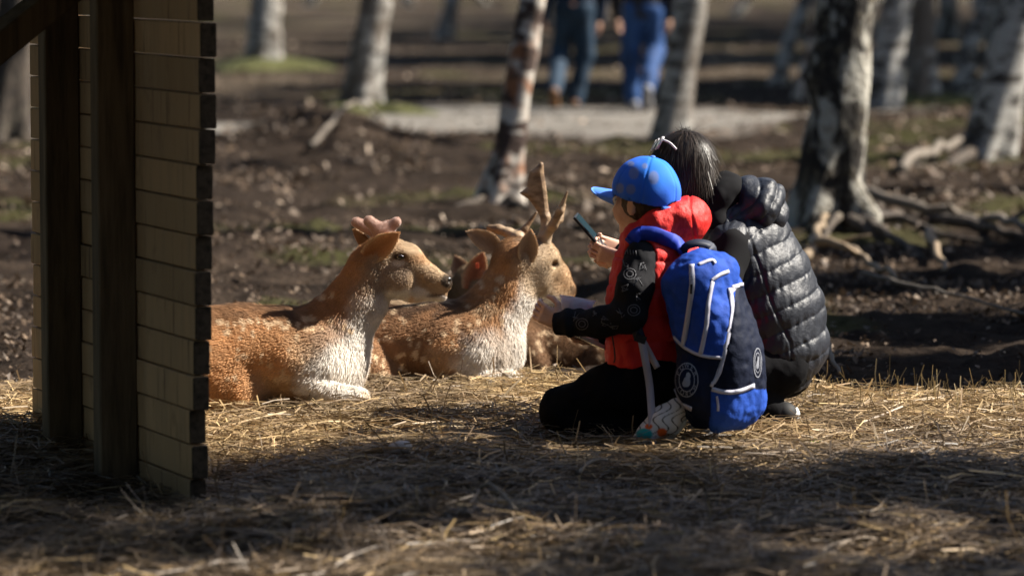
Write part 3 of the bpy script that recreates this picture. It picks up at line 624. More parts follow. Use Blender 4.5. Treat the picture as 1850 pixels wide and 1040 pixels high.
# --- young buck in velvet, lying in front
D1 = 12.3
def deer_one():
    q = lambda u, v, dy=0.: P(u, v, D1 + dy); S1 = FPX / D1; R = lambda px: px / S1
    t = thing('fallow_deer', 'orange brown spotted deer with stubby velvet antlers lying beside the shelter', 'deer', q(500, 742))
    S = SDF(q(225, 770, -.32), q(850, 370, .36), .0042)
    dy = (0, 1, 0)
    S.chain([(q(300, 655, .03), R(78)), (q(370, 650, .03), R(88)), (q(440, 645, .02), R(88)), (q(520, 645, .01), R(84)), (q(575, 650, 0), R(74))], .05, (dy, 1.38))
    S.chain([(q(560, 628), R(60)), (q(606, 596), R(62)), (q(648, 540), R(50)), (q(672, 486), R(40)), (q(692, 460), R(34))], .04, (dy, .85))
    S.ell(q(612, 655), (R(52), .105, R(62)), None, .05)                     # brisket
    S.chain([(q(700, 466), R(40)), (q(733, 472), R(31)), (q(768, 497), R(21)), (q(800, 511), R(17.5))], .025, (dy, .82))
    S.chain([(q(706, 503), R(36)), (q(745, 522), R(22)), (q(790, 532), R(12.5))], .025, (dy, .75))
    S.cone(q(793, 534), q(799, 536), R(9.5), R(8.5), .012)
    for s in (-1, 1):
        S.ell(q(728, 458, s * .038), (R(17), .018, R(10)), None, .02)             # brow
        S.ell(q(724, 465, s * .062), (R(9), .010, R(7)), None, .01, neg=True)
        S.ell(q(812, 508, s * .014), (R(4), .007, R(4)), None, .006, neg=True)
        S.ell(q(715, 508, s * .04), (R(28), .02, R(24)), None, .03)               # cheek
    S.cone(q(768, 538, -.05), q(806, 531, -.05), .004, .004, .008, neg=True)
    for s in (-1, 1):                                                              # folded forelegs and haunches
        S.chain([(q(560, 640, s * .08), R(52)), (q(548, 690, s * .13), R(34))], .035)
        S.chain([(q(548, 690, s * .14), R(28)), (q(600, 712, s * .155), R(19)), (q(648, 718, s * .15), R(16)), (q(606, 733, s * .13), R(11))], .018)
        S.chain([(q(320, 650, s * .09), R(76)), (q(385, 690, s * .13), R(50)), (q(430, 718, s * .17), R(26)), (q(360, 733, s * .18), R(14))], .08)
    S.chain([(q(240, 640), R(24)), (q(225, 690), R(14))], .03)
    V, Q = S.mesh(); N = vnormals(V, Q); u, v = UV(V)
    uu = u + 26 * (vn(V, 18) - .5) + 14 * (vn(V, 55) - .5); vv = v + 26 * (vn(V, 18, 3) - .5) + 14 * (vn(V, 55, 5) - .5)
    C = np.tile(ORANGE, (len(V), 1)) * (.8 + .4 * vn(V, 14, 6))[:, None]
    C = blob(C, uu, vv, 430, 560, 150, 42, BROWN, .9, .5); C = blob(C, uu, vv, 560, 560, 70, 60, BROWN, .55, .6); C = blob(C, uu, vv, 535, 555, 20, 45, DARKB, .6, .6)
    C = blob(C, uu, vv, 470, 545, 120, 14, DARKB, .5, .5)
    C = blob(C, uu, vv, 470, 650, 80, 60, ORANGE * 1.15, .6, .6); C = blob(C, uu, vv, 515, 705, 60, 34, CREAM * .75, .6, .6)
    C = blob(C, uu, vv, 610, 560, 60, 40, BROWN * 1.25, .6, .6)
    C = blob(C, uu, vv, 665, 555, 34, 60, GREYB * 1.3, .8, .5); C = blob(C, uu, vv, 668, 600, 42, 60, WHITE * .85, .75, .4)
    C = blob(C, uu, vv, 640, 640, 46, 60, WHITE * .85, .85, .4); C = blob(C, uu, vv, 598, 690, 56, 62, WHITE, .95, .25); C = blob(C, uu, vv, 545, 640, 26, 30, CREAM, .5, .6)
    C = blob(C, uu, vv, 580, 625, 26, 34, GREYB, .6, .5); C = blob(C, uu, vv, 640, 722, 36, 26, WHITE, .95, .3); C = blob(C, uu, vv, 652, 728, 15, 10, CREAM, .8, .4)
    C = blob(C, uu, vv, 752, 495, 92, 60, CREAM * .78, .9, .25); C = blob(C, uu, vv, 700, 500, 34, 40, GREYB * 1.25, .7, .5); C = blob(C, uu, vv, 720, 452, 40, 22, CREAM * .7, .7, .5)
    C = blob(C, u, v, 765, 468, 40, 10, ORANGE * .8, .6, .6); C = blob(C, uu, vv, 712, 545, 30, 20, WHITE * .8, .85, .4); C = blob(C, uu, vv, 760, 535, 40, 12, WHITE * .75, .8, .5)
    C = blob(C, u, v, 733, 487, 12, 15, GREYB * .9, .55, .5); C = blob(C, u, v, 722, 475, 12, 6, WHITE * .8, .7, .5); C = blob(C, u, v, 722, 463, 13, 6, DARKB, .9, .3)
    C = blob(C, u, v, 795, 518, 14, 12, CREAM * .8, .7, .5); C = blob(C, u, v, 790, 534, 18, 3.5, DARKB, .75, .5); C = blob(C, u, v, 800, 541, 14, 6, WHITE * .9, .8, .5); C = blob(C, u, v, 809, 508, 12, 12, DARKB * .3, .95, .25)
    r = random.Random(5); pts = [(r.uniform(375, 560), r.uniform(575, 690)) for _ in range(34)] + [(400 + 14 * i, 583 + 3 * math.sin(i)) for i in range(10)] + [(r.uniform(555, 640), r.uniform(500, 600)) for _ in range(12)]
    C = spots(C, V, u, v, pts, 5.5, CREAM * 1.15)
    mo = 1 - .75 * sm(.45, .65, C[:, 2])[:, None]; C = C * (1 + mo * (-1 + (.88 + .24 * vn(V, 70, 8)) * (.82 + .36 * vn(V, 26, 9)))[:, None])
    b = obj('body', V, Q, skin_fur, t, C * .85)
    def flow(p):
        a, bb = UV(p); f = np.tile(np.array([-.8, 0, -.45]), (len(p), 1)); hd = sm(690, 712, a)[:, None]; nk = (sm(560, 620, a) * (1 - sm(690, 712, a)))[:, None]
        return f * (1 - nk) + np.array([-.35, 0, -1.]) * nk + hd * np.array([-.6, 0, .45])
    def length(p):
        a, bb = UV(p); hd = sm(680, 735, a) * (bb < 560) * .8; ch = np.exp(-((a - 620) / 60) ** 2 - ((bb - 650) / 90) ** 2); bk = (1 - sm(560, 590, bb)) * (a < 560)
        return .0125 * (1 - hd) + .0045 * hd + .009 * ch + .010 * bk
    vis = 150000; fur(V, Q, N, C, vis, flow, length, t)
    ear(t, q(660, 466, -.06), q(721, 421, -.105), R(46), np.array([.3, -1, .25]), (.50, .29, .15), ORANGE)
    ear(t, q(672, 446, .055), q(640, 415, .17), R(44), np.array([.6, .3, .3]), (.36, .20, .12), BROWN)
    for dy_, parts in ((-.035, [((694, 424), (667, 400), 13, 10.5), ((692, 420), (716, 401), 13, 9)]), (.045, [((688, 424), (644, 402), 13, 9.5), ((690, 424), (700, 408), 11, 10)])):
        lo, hi = q(620, 440, dy_ - .06), q(740, 375, dy_ + .06); A = SDF(lo, hi, .0022)
        A.cone(q(688, 446, dy_), q(692, 424, dy_), R(13), R(12), .01)
        for a, b2, r1, r2 in parts: A.cone(q(*a, dy_), q(*b2, dy_ * 1.15), R(r1), R(r2), .025)
        AV, AQ = A.mesh(1); ao = obj('antler', AV, AQ, velvet, t); fur(AV, AQ, vnormals(AV, AQ), np.tile(np.array([.46, .30, .24]), (len(AV), 1)), 5000, lambda p: np.tile(np.array([.2, 0, .6]), (len(p), 1)), lambda p: np.full(len(p), .005), ao, width=.0006)
    for s in (-1, 1): ball(t, 'eye', q(722.5, 464, s * .053), (.0135, .008, .0095), eye_mat)
    NS = SDF(q(795, 530, -.04), q(825, 490, .04), .0016); NS.ell(q(809, 507), (R(7.5), .0165, R(9)), None, .01); NS.cone(q(812, 512), q(809, 522), R(4), R(2.5), .008)
    for s in (-1, 1): NS.ell(q(814, 508, s * .013), (R(4.5), .006, R(3.2)), None, .004, neg=True)
    nv, nq = NS.mesh(1); obj('nose', nv, nq, nose_mat, t)
    for s in (-1, 1):
        H = SDF(q(560, 765, s * .07 - .05), q(620, 715, s * .07 + .05), .003); H.cone(q(604, 737, s * .07), q(583, 741, s * .07), R(11), R(7), .01); hv, hq = H.mesh(1); obj('hoof', hv, hq, hoof_mat, t)
deer_one()

# --- antlered buck behind it, feeding from the tub
D2 = 12.95
def deer_two():
    q = lambda u, v, dy=0.: P(u, v, D2 + dy); S2 = FPX / D2; R = lambda px: px / S2
    t = thing('fallow_deer', 'antlered spotted buck lying down and feeding from the plastic tub', 'deer', q(800, 702))
    S = SDF(q(500, 730, -.32), q(1065, 390, .36), .0044); dy = (0, 1, 0)
    S.chain([(q(575, 632, .08), R(74)), (q(650, 628, .06), R(78)), (q(730, 627, .03), R(78)), (q(800, 625, 0), R(78)), (q(850, 632, -.02), R(74))], .05, (dy, 1.32))
    S.chain([(q(838, 622, -.02), R(60)), (q(882, 584, -.01), R(62)), (q(916, 532, .0), R(50)), (q(932, 485, .01), R(42))], .04, (dy, .9))
    S.ell(q(895, 640, -.01), (R(52), .105, R(56)), None, .05)
    F = nrm(np.array([.80, .55, -.42])); c0 = q(936, 470, .0)
    S.chain([(q(932, 470, 0), R(43)), (q(970, 474, .04), R(41)), (q(1000, 500, .10), R(28)), (q(1024, 522, .15), R(17))], .025)
    S.chain([(q(945, 505, .02), R(36)), (q(985, 522, .08), R(27)), (q(1020, 535, .14), R(14))], .025)
    S.ell(q(993, 466, .015), (R(16), .03, R(15)), None, .02); S.ell(q(972, 500, -.005), (R(22), .03, R(26)), None, .03)
    S.ell(q(1003, 477, -.012), (R(8), .012, R(6)), None, .01, neg=True)
    for s in (-1, 1):
        S.chain([(q(850, 625, s * .09), R(50)), (q(832, 668, s * .12), R(34))], .035)
        S.chain([(q(832, 668, s * .13), R(30)), (q(878, 686, s * .15), R(21)), (q(922, 688, s * .13), R(17)), (q(955, 696, s * .10 - .02), R(12))], .014)
        S.chain([(q(590, 628, s * .13), R(66)), (q(640, 660, s * .17), R(48)), (q(690, 685, s * .17), R(25)), (q(610, 698, s * .18), R(14))], .04)
    V, Q = S.mesh(); N = vnormals(V, Q); u, v = UV(V)
    uu = u + 26 * (vn(V, 18) - .5) + 14 * (vn(V, 55) - .5); vv = v + 26 * (vn(V, 18, 3) - .5) + 14 * (vn(V, 55, 5) - .5)
    C = np.tile(BROWN * 1.05, (len(V), 1)) * (.8 + .4 * vn(V, 14, 6))[:, None]
    C = blob(C, uu, vv, 720, 552, 150, 14, DARKB, .8, .5); C = blob(C, uu, vv, 740, 541, 90, 7, CREAM, .8, .5)
    C = blob(C, uu, vv, 700, 660, 120, 36, BROWN * .8, .5, .6); C = blob(C, uu, vv, 900, 530, 60, 75, ORANGE, .75, .5); C = blob(C, uu, vv, 920, 470, 50, 40, ORANGE * .9, .7, .5)
    C = blob(C, uu, vv, 850, 580, 40, 50, BROWN * .8, .6, .6); C = blob(C, uu, vv, 815, 640, 30, 34, ORANGE * 1.1, .7, .5); C = blob(C, uu, vv, 800, 655, 24, 24, CREAM, .4, .5)
    C = blob(C, uu, vv, 975, 530, 36, 60, WHITE * .78, .85, .4); C = blob(C, uu, vv, 945, 605, 40, 66, WHITE * .9, .9, .35); C = blob(C, uu, vv, 885, 655, 60, 52, WHITE * .9, .9, .35); C = blob(C, uu, vv, 905, 620, 26, 34, GREYB * 1.2, .6, .5)
    C = blob(C, uu, vv, 905, 698, 70, 22, WHITE, .95, .3); C = blob(C, uu, vv, 998, 490, 60, 60, CREAM * .85, .85, .3); C = blob(C, uu, vv, 1000, 480, 16, 14, CREAM, .5, .5)
    C = blob(C, u, v, 1025, 510, 24, 24, ORANGE * 1.1, .3, .6); C = blob(C, u, v, 1000, 545, 34, 9, WHITE * .9, .8, .5); C = blob(C, uu, vv, 960, 450, 26, 18, GREYB, .5, .6)
    C = blob(C, u, v, 1003, 478, 8, 4.5, DARKB, .9, .3); C = blob(C, u, v, 1036, 524, 6, 8, DARKB, .7, .4); C = blob(C, uu, vv, 880, 560, 22, 8, CREAM, .4, .5)
    r = random.Random(8); pts = [(r.uniform(655, 850), r.uniform(562, 680)) for _ in range(46)] + [(r.uniform(840, 910), r.uniform(500, 600)) for _ in range(16)]
    C = spots(C, V, u, v, pts, 5.0, CREAM * 1.1); mo = 1 - .75 * sm(.45, .65, C[:, 2])[:, None]; C = C * (1 + mo * (-1 + (.88 + .24 * vn(V, 70, 8)) * (.82 + .36 * vn(V, 26, 9)))[:, None]); b = obj('body', V, Q, skin_fur, t, C * .85)
    def flow(p):
        a, bb = UV(p); hd = (sm(930, 965, a) * (bb < 545))[:, None]; nk = (sm(820, 870, a))[:, None] * (1 - hd)
        return np.tile(np.array([-.8, 0, -.45]), (len(p), 1)) * (1 - nk) + np.array([-.3, 0, -1.]) * nk + hd * np.array([-.3, -.5, .6])
    def length(p):
        a, bb = UV(p); hd = sm(925, 985, a) * (bb < 545) * .8; ch = np.exp(-((a - 900) / 60) ** 2 - ((bb - 630) / 80) ** 2); return .012 * (1 - hd) + .0045 * hd + .009 * ch
    fur(V, Q, N, C, 120000, flow, length, t)
    ear(t, q(952, 474, -.07), q(959, 416, -.105), R(40), np.array([.3, -1, .1]), (.42, .34, .27), ORANGE)
    ear(t, q(900, 448, .05), q(843, 418, .10), R(40), np.array([-.1, -1, -.1]), (.42, .33, .25), ORANGE)
    # right antler: beam, palm, brow tine
    A = SDF(q(925, 450, -.12), q(1040, 280, .14), .0025); A.cone(q(984, 446, .02), q(984, 428, .02), R(11), R(13), .006)
    A.chain([(q(982, 436, .02), R(9.5)), (q(985, 412, .02), R(8.5)), (q(986, 392, .02), R(8))], .01)
    A.plate([(977, 295), (981, 299), (984, 320), (988, 345), (991, 375), (994, 396), (988, 408), (980, 402), (972, 384), (957, 362), (938, 349), (952, 338), (953, 328), (957, 309), (966, 304)], D2 + .02, .011, .012)
    pass
    A.cone(q(974, 312, .02), q(978, 297, .02), R(5), R(4), .008)
    A.chain([(q(986, 428, .02), R(8)), (q(1000, 406, -.02), R(8)), (q(1012, 380, -.04), R(6.5)), (q(1025, 346, -.05), R(1.8))], .01)
    A.chain([(q(998, 408, -.01), R(7)), (q(1010, 396, .02), R(7)), (q(1020, 371, .03), R(3))], .012)
    av, aq = A.mesh(1); obj('antler', av, aq, antler_mat, t)
    A = SDF(q(860, 455, -.08), q(985, 370, .24), .0025); A.cone(q(938, 446, .09), q(936, 430, .09), R(11), R(13), .006)
    A.chain([(q(938, 430, .09), R(9)), (q(920, 421, .11), R(10)), (q(900, 414, .12), R(9)), (q(884, 411, .13), R(6))], .012, ((0, 0, 1), .9))
    A.chain([(q(930, 426, .10), R(7.5)), (q(948, 414, .10), R(6)), (q(969, 384, .10), R(2.5))], .01)
    av, aq = A.mesh(1); obj('antler', av, aq, antler_mat, t)
    for s in (-1, 1): ball(t, 'eye', q(1002, 478, .008) if s < 0 else q(1000, 476, .10), (.009, .008, .0075), eye_mat)
    NS = SDF(q(1015, 545, .08), q(1055, 500, .22), .002); NS.ell(q(1032, 524, .16), (R(8), .018, R(9)), None, .01); nv, nq = NS.mesh(1); obj('nose', nv, nq, nose_mat, t)
    for s in (-1, 1):
        H = SDF(q(935, 725, s * .10 - .07), q(1000, 680, s * .10 + .04), .003); H.cone(q(950, 698, s * .10 - .02), q(974, 702, s * .10 - .02), R(11), R(7), .01); hv, hq = H.mesh(1); obj('hoof', hv, hq, hoof_mat, t)
deer_two()

# --- third deer lying behind the buck
D3 = 13.75
def deer_three():
    q = lambda u, v, dy=0.: P(u, v, D3 + dy); S3 = FPX / D3; R = lambda px: px / S3
    t = thing('fallow_deer', 'dark spotted deer resting behind the antlered buck with a tagged ear', 'deer', q(1010, 668))
    S = SDF(q(790, 690, -.34), q(1240, 430, .36), .006); dy = (0, 1, 0)
    S.chain([(q(940, 640, 0), R(58)), (q(1010, 642, .02), R(62)), (q(1090, 640, .03), R(64)), (q(1150, 640, .03), R(60))], .05, (dy, 1.15))
    S.chain([(q(945, 620), R(54)), (q(905, 580, .05), R(46)), (q(875, 535, .10), R(38)), (q(858, 512, .12), R(32))], .04, (dy, .9))
    S.chain([(q(852, 510, .12), R(33)), (q(838, 525, .20), R(28)), (q(824, 545, .27), R(19)), (q(818, 552, .30), R(13))], .025)
    for s in (-1, 1):
        S.chain([(q(935, 630, s * .11), R(48)), (q(960, 660, s * .13), R(26)), (q(905, 672, s * .11), R(16))], .03); S.chain([(q(1140, 640, s * .13), R(56)), (q(1090, 660, s * .17), R(34)), (q(1060, 674, s * .17), R(17)), (q(1130, 676, s * .18), R(11))], .04)
    V, Q = S.mesh(); N = vnormals(V, Q); u, v = UV(V); C = np.tile(BROWN * .62, (len(V), 1)) * (.8 + .4 * vn(V, 14, 6))[:, None]
    C = blob(C, u, v, 850, 515, 40, 50, CREAM * .55, .8, .4); r = random.Random(4); C = spots(C, V, u, v, [(r.uniform(930, 1180), r.uniform(595, 670)) for _ in range(60)], 4.6, CREAM)
    obj('body', V, Q, skin_fur, t, C * .85); fur(V, Q, N, C, 70000, lambda p: np.tile(np.array([.8, 0, -.5]), (len(p), 1)), lambda p: np.full(len(p), .013), t, width=.0014)
    e = ear(t, q(848, 524, .04), q(873, 455, .02), R(46), np.array([.15, -1, .2]), (.52, .26, .16), ORANGE)
    tg = MB().box(q(862, 480, .012), ((1, 0, 0), (0, 1, 0), (0, 0, 1)), (.006, .003, .009)).out('ear_tag', tag_mat, t, smooth=False)
    ear(t, q(838, 505, .16), q(822, 462, .20), R(38), np.array([-.15, -.8, .2]), (.36, .22, .15), BROWN)
    for s in (-1, 1): ball(t, 'eye', q(842 + s * 14, 512 + s * 2, .19 + s * .05), .009, eye_mat)
    ball(t, 'nose', q(816, 552, .315), (.014, .012, .012), nose_mat)
deer_three()

# ------------------------------------------------------------------ people
skin = mat('skin', (.66, .40, .29), .5, noise=[((40, 40, 40), 3, (.58, .32, .22), .4, .7)], spec=.35)
red_nylon = mat('red_nylon', (.58, .016, .012), .6, spec=.35, bump=((60, 60, 34), .5, .010))
black_knit = mat('black_printed_jersey', (.010, .010, .012), .85, spec=.15, bump=((200, 200, 200), .3, .002))
print_mat = mat('grey_print', (.11, .11, .12), .8)
black_cloth = mat('black_trousers', (.005, .005, .006), .9, spec=.08, bump=((30, 30, 30), .25, .01))
quilt = mat('black_quilted_nylon', (.010, .0125, .020), .5, spec=.4, bump=((80, 80, 80), .35, .008))
sweat = mat('charcoal_hoodie', (.008, .008, .009), .9, spec=.1)
blue_cotton = mat('blue_cap_cotton', vcol=True, rough=.75, spec=.2, bump=((300, 300, 300), .2, .001))
blue_visor = mat('light_blue_visor', (.07, .20, .70), .65)
hair_brown = mat('short_brown_hair', (.035, .018, .010), .6)
hair_dark = mat('dark_glossy_hair', vcol=True, rough=.42, spec=.34); hair_base = mat('dark_hair_base', (.008, .006, .005), .85, spec=.1)
shoe_mat = mat('sneaker', vcol=True, rough=.6)
rubber_white = mat('white_sole', (.45, .45, .43), .6); rubber_black = mat('black_rubber', (.012, .012, .013), .6); shoe_black = mat('black_shoe', (.010, .010, .011), .7)
Z = np.array([0, 0, 1.])
def head(S, C, F, L, s=1., k=.02):
    E = lambda f, l, z: C + (F * f + L * l + Z * z) * s; B = (F, L, Z)
    S.ell(E(-.012, 0, .03), np.array((.098, .076, .098)) * s, B, k); S.ell(E(.035, 0, -.03), np.array((.062, .06, .085)) * s, B, k * 1.5)
    S.cone(E(.02, 0, -.07), E(.072, 0, -.098), .045 * s, .024 * s, k); S.cone(E(.094, 0, .0), E(.116, 0, -.032), .009 * s, .013 * s, .012)
    for q in (-1, 1):
        S.ell(E(-.008, q * .077, -.012), np.array((.020, .010, .031)) * s, B, .006); S.ell(E(-.004, q * .088, -.010), np.array((.010, .006, .018)) * s, B, .006, neg=True)
        S.ell(E(.06, q * .038, -.035), np.array((.03, .025, .03)) * s, B, .02); S.ell(E(.099, q * .031, .005), np.array((.012, .014, .009)) * s, B, .01, neg=True)
        S.ell(E(.086, q * .031, .022), np.array((.012, .022, .008)) * s, B, .01)
    S.ell(E(.096, 0, -.058), np.array((.012, .024, .006)) * s, B, .008); S.ell(E(.095, 0, -.070), np.array((.011, .020, .006)) * s, B, .008)
    return E
def hand(wrist, d, nrm_, s, curl, thumb_out=1., lo_hi=None):
    """palm, four unequal bent fingers and a thumb from the side of the palm; d: wrist to knuckles, nrm_: out of the back of the hand"""
    d = nrm(d); n = nrm(np.asarray(nrm_) - d * np.dot(nrm_, d)); a = np.cross(d, n) * thumb_out
    S = SDF(wrist - .20 * s, wrist + .20 * s, .0022)
    S.cone(wrist - d * .05 * s, wrist + d * .01 * s, .024 * s, .023 * s, .015, (n, .8))
    for o in (-.026, -.009, .009, .026): S.cone(wrist + (d * .015 + a * o * .7) * s, wrist + (d * .078 + a * o) * s, .015 * s, .011 * s, .012)
    for o, L, sp in ((.028, .9, .10), (.0095, 1.0, .03), (-.0095, .94, -.03), (-.027, .74, -.10)):
        p = wrist + (d * .082 + a * o) * s; c = 0; dd = d + a * sp; r = .0088 * s
        for j, seg in enumerate((.040, .026, .020)):
            c += curl[j]; q = p + (dd * math.cos(c) - n * math.sin(c)) * seg * L * s; S.cone(p, q, r, r * .9, .004); p = q; r *= .9
    p = wrist + (d * .025 + a * .026) * s; q = p + (d * .5 + a * .75 - n * .25) * .038 * s; S.cone(p, q, .014 * s, .011 * s, .012)
    r = q + (d * .85 + a * .3 - n * .35) * .030 * s; S.cone(q, r, .0105 * s, .0095 * s, .005); S.cone(r, r + (d * .95 - n * .35 - a * .1) * .024 * s, .0095 * s, .008 * s, .005)
    return S.mesh(1)
def joined(name, parts, m, parent):
    mb = MB()
    for V, Q in parts: mb.add(V, Q)
    return mb.out(name, m, parent)
def hoops(V, N, s, h, amp, mask=None, p=.45):
    """quilting: stitched channels pulled in, the padding between them proud"""
    d = amp * (np.abs(np.sin(np.pi * s / h)) ** p - .55)
    return V + N * (d * (1 if mask is None else mask))[:, None]

# --- the boy
DB = 11.38; qb = lambda u, v, dy=0.: P(u, v, DB + dy); RB = lambda px: px * DB / FPX
FB = nrm([-.77, .64, 0]); LB = np.array([-FB[1], FB[0], 0]); LB = LB if LB[1] < 0 else -LB
boy = thing('person', 'child in red padded vest and blue cap kneeling with a tub held to the buck', 'person', qb(1150, 812))
CH = qb(1164, 364, .0)
arm_l = [(qb(1160, 462, -.10), RB(30)), (qb(1146, 520, -.14), RB(31)), (qb(1138, 568, -.15), RB(30)), (qb(1085, 582, -.11), RB(26)), (qb(1030, 583, -.06), RB(22)), (qb(1010, 583, -.05), RB(20))]
arm_r = [(qb(1245, 462, .12), RB(30)), (qb(1200, 540, .22), RB(28)), (qb(1150, 590, .20), RB(27)), (qb(1095, 612, .10), RB(21))]
leg_l = [(qb(1180, 680, -.07), RB(48)), (qb(1100, 706, -.05), RB(47)), (qb(1022, 742, -.02), RB(43)), (qb(1045, 765, -.03), RB(36)), (qb(1110, 778, -.05), RB(31)), (qb(1168, 768, -.03), RB(25))]
leg_r = [(qb(1215, 680, .09), RB(48)), (qb(1140, 706, .16), RB(46)), (qb(1070, 738, .22), RB(42)), (qb(1120, 772, .20), RB(32)), (qb(1250, 775, .12), RB(26))]
torso_b = [(qb(1186, 668), .105), (qb(1184, 600), .10), (qb(1188, 530), .11), (qb(1196, 470), .10), (qb(1192, 440), .06)]
S = SDF(qb(960, 840, -.32), qb(1320, 270, .42), .0055)
EB = head(S, CH, FB, LB, .92); S.cone(CH - Z * .07 - FB * .01, qb(1192, 440), .042, .05, .03); S.chain(torso_b, .04, (FB, .75))
for a in (arm_l, arm_r, leg_l, leg_r): S.chain([(p, r * .66) for p, r in a], .02)
body_b = S.mesh(1)
hL = hand(qb(1016, 583, -.05), nrm([-1, .25, .45]), [-.5, -.8, .1], .80, (.55, .75, .5), 1.)
hR = hand(qb(1092, 612, .10), nrm([-1, .1, -.05]), [0, .2, -1.], .80, (.3, .6, .4), -1.)
joined('body', [body_b, hL, hR], skin, boy)
for q in (-1, 1): ball(boy, 'eye', EB(.083, q * .031, .004), .0095, eye_mat)
# hair below the cap
S = SDF(CH - .16, CH + .16, .004); S.ell(EB(-.016, 0, .004), np.array((.100, .081, .082)) * .94, (FB, LB, Z), .01); S.cut(EB(.045, 0, 0), FB + .35 * Z); S.cut(EB(0, 0, -.055), -Z + .25 * FB)
V, Q = S.mesh(1); N = vnormals(V, Q); obj('hair', V + N * (.004 * (vn(V, 120) - .4))[:, None], Q, hair_brown, boy)
# cap
TB = nrm(Z - .19 * FB - .02 * LB); FC = nrm(FB - TB * FB.dot(TB)); LC = LB; CC = EB(-.010, 0, .031)
S = SDF(CH - .2, CH + .2, .0035); S.ell(CC, (.110, .093, .107), (FC, LC, TB), .01); S.cut(CC + TB * (-.026), -TB)
S.ell(CC - TB * .02, (.104, .087, .101), (FC, LC, TB), .004, neg=True); S.ell(CC - FC * .112 - TB * .030, (.022, .034, .022), (FC, LC, TB), .006, neg=True)
V, Q = S.mesh(1); u, v = UV(V); N = vnormals(V, Q)
loc = (V - CC) @ np.stack([FC, LC, TB], 1); az = np.arctan2(loc[:, 1], loc[:, 0]); seam = np.abs(((az / (math.pi / 3)) + .5) % 1 - .5) * (math.pi / 3) * np.hypot(loc[:, 0], loc[:, 1])
V = V - N * (.0022 * np.exp(-(seam / .003) ** 2))[:, None] + N * (.006 * (vn(V, 26) - .5))[:, None]
C = np.tile(np.array([.028, .13, .62]), (len(V), 1)) * (.9 + .25 * vn(V, 22))[:, None]; C = blob(C, u, v, 1195, 305, 36, 32, (.014, .17, .60), .7, .5)  # lighter teal patch: the sunlit top of the cap put into its colour
for a, b, r1, r2 in ((1145, 313, 9, 11), (1181, 321, 9, 12), (1120, 340, 8, 9), (1140, 342, 8, 9), (1165, 300, 5, 5), (1140, 296, 6, 5)): C = blob(C, u, v, a, b, r1, r2, (.15, .19, .36), .8, .25)
cap = obj('cap', V, Q, blue_cotton, boy, C)
n, m_ = 12, 17; VV = []
for sdz in (0, 1):
    for i in range(n):
        for j in range(m_):
            x = j / (m_ - 1) * 2 - 1; t = i / (n - 1); w = .080 * (1 - .15 * t * t); th = x * 1.25; ro = .088 + .115 * t * max(0, 1 - abs(x) ** 3.2) ** .6
            VV.append(CC + FC * (ro * math.cos(th * .55) - .006) + LC * (w * x) + TB * (-.020 - .012 * x * x * (.4 + t) - .010 * t - .004 * sdz))
Q = [(o + i * m_ + j, o + i * m_ + j + 1, o + (i + 1) * m_ + j + 1, o + (i + 1) * m_ + j)[:: (1 if o else -1)] for o in (0, n * m_) for i in range(n - 1) for j in range(m_ - 1)]
k = n * m_; Q += [((n - 1) * m_ + j, (n - 1) * m_ + j + 1, k + (n - 1) * m_ + j + 1, k + (n - 1) * m_ + j) for j in range(m_ - 1)]
obj('visor', np.array(VV), np.array(Q), blue_visor, cap)
ball(cap, 'button', CC + TB * .106, (.009, .009, .005), blue_visor)
pts = [CC - FC * (.106 * math.cos(a)) + LC * (.088 * math.sin(a)) - TB * .028 for a in np.linspace(-.5, .5, 12)]
bv, bq = band(np.array(pts), np.array([nrm(p - CC) for p in pts]), .02, .003); obj('strap', bv, np.array(bq), blue_visor, cap)
# vest with its thrown-back hood
S = SDF(qb(1040, 720, -.32), qb(1330, 330, .34), .0045)
S.chain([(qb(1172, 650), .140), (qb(1172, 590), .138), (qb(1178, 530), .140), (qb(1188, 475), .128), (qb(1194, 440), .095)], .03, (FB, .86))
for a, r in ((qb(1163, 462, -.09), .052), (qb(1238, 460, .11), .052)): S.ell(a, (r, r, r * 1.1), None, .03)
S.cut(qb(1160, 668), -Z + .12 * np.array([-1, 0, 0]))
for s in (-1, 1):
    a = arm_l if s < 0 else arm_r; S.cone(a[0][0] + (a[0][0] - qb(1194, 470)) * .0 + LB * (-.012 if s > 0 else .012), a[1][0] + LB * (.03 if s < 0 else -.03), .050, .045, .008, neg=True)
S.chain([(qb(1138, 432, .02), .030), (qb(1152, 424, -.05), .036), (qb(1190, 404, -.07), .042), (qb(1228, 390, -.05), .048)], .03)
S.chain([(qb(1138, 432, .05), .028), (qb(1180, 415, .12), .035), (qb(1240, 395, .08), .048)], .03)
S.ell(qb(1240, 402, .01), (.068, .085, .066), None, .03); S.cone(qb(1205, 402, .03), qb(1252, 382, .01), .05, .046, .03)
S.ell(CH - FB * .0 + Z * .02, (.088, .08, .13), (FB, LB, Z), .012, neg=True)
V, Q = S.mesh(2); N = vnormals(V, Q); u, v = UV(V); body_m = sm(430, 470, v)
ss = V[:, 2] + .02 * vn(V, 6); V = hoops(V, N, ss, .083, .010, body_m, .35); V += N * (.007 * (vn(V * np.array([1, 1, .5]), 44) - .5) * body_m + .010 * (vn(V, 18, 2) - .5) + .004 * (vn(V, 60, 3) - .5))[:, None]
hs = V[:, 0] - .25 * V[:, 2]; V -= N * (.006 * np.exp(-((u - 1252 - .12 * (v - 400)) / 2.0) ** 2) * (v < 450))[:, None]
vest_geo = (V, Q); obj('vest', V, Q, red_nylon, boy)
zp = [qb(1102, 585, -.12), qb(1106, 625, -.13), qb(1112, 642, -.135)]
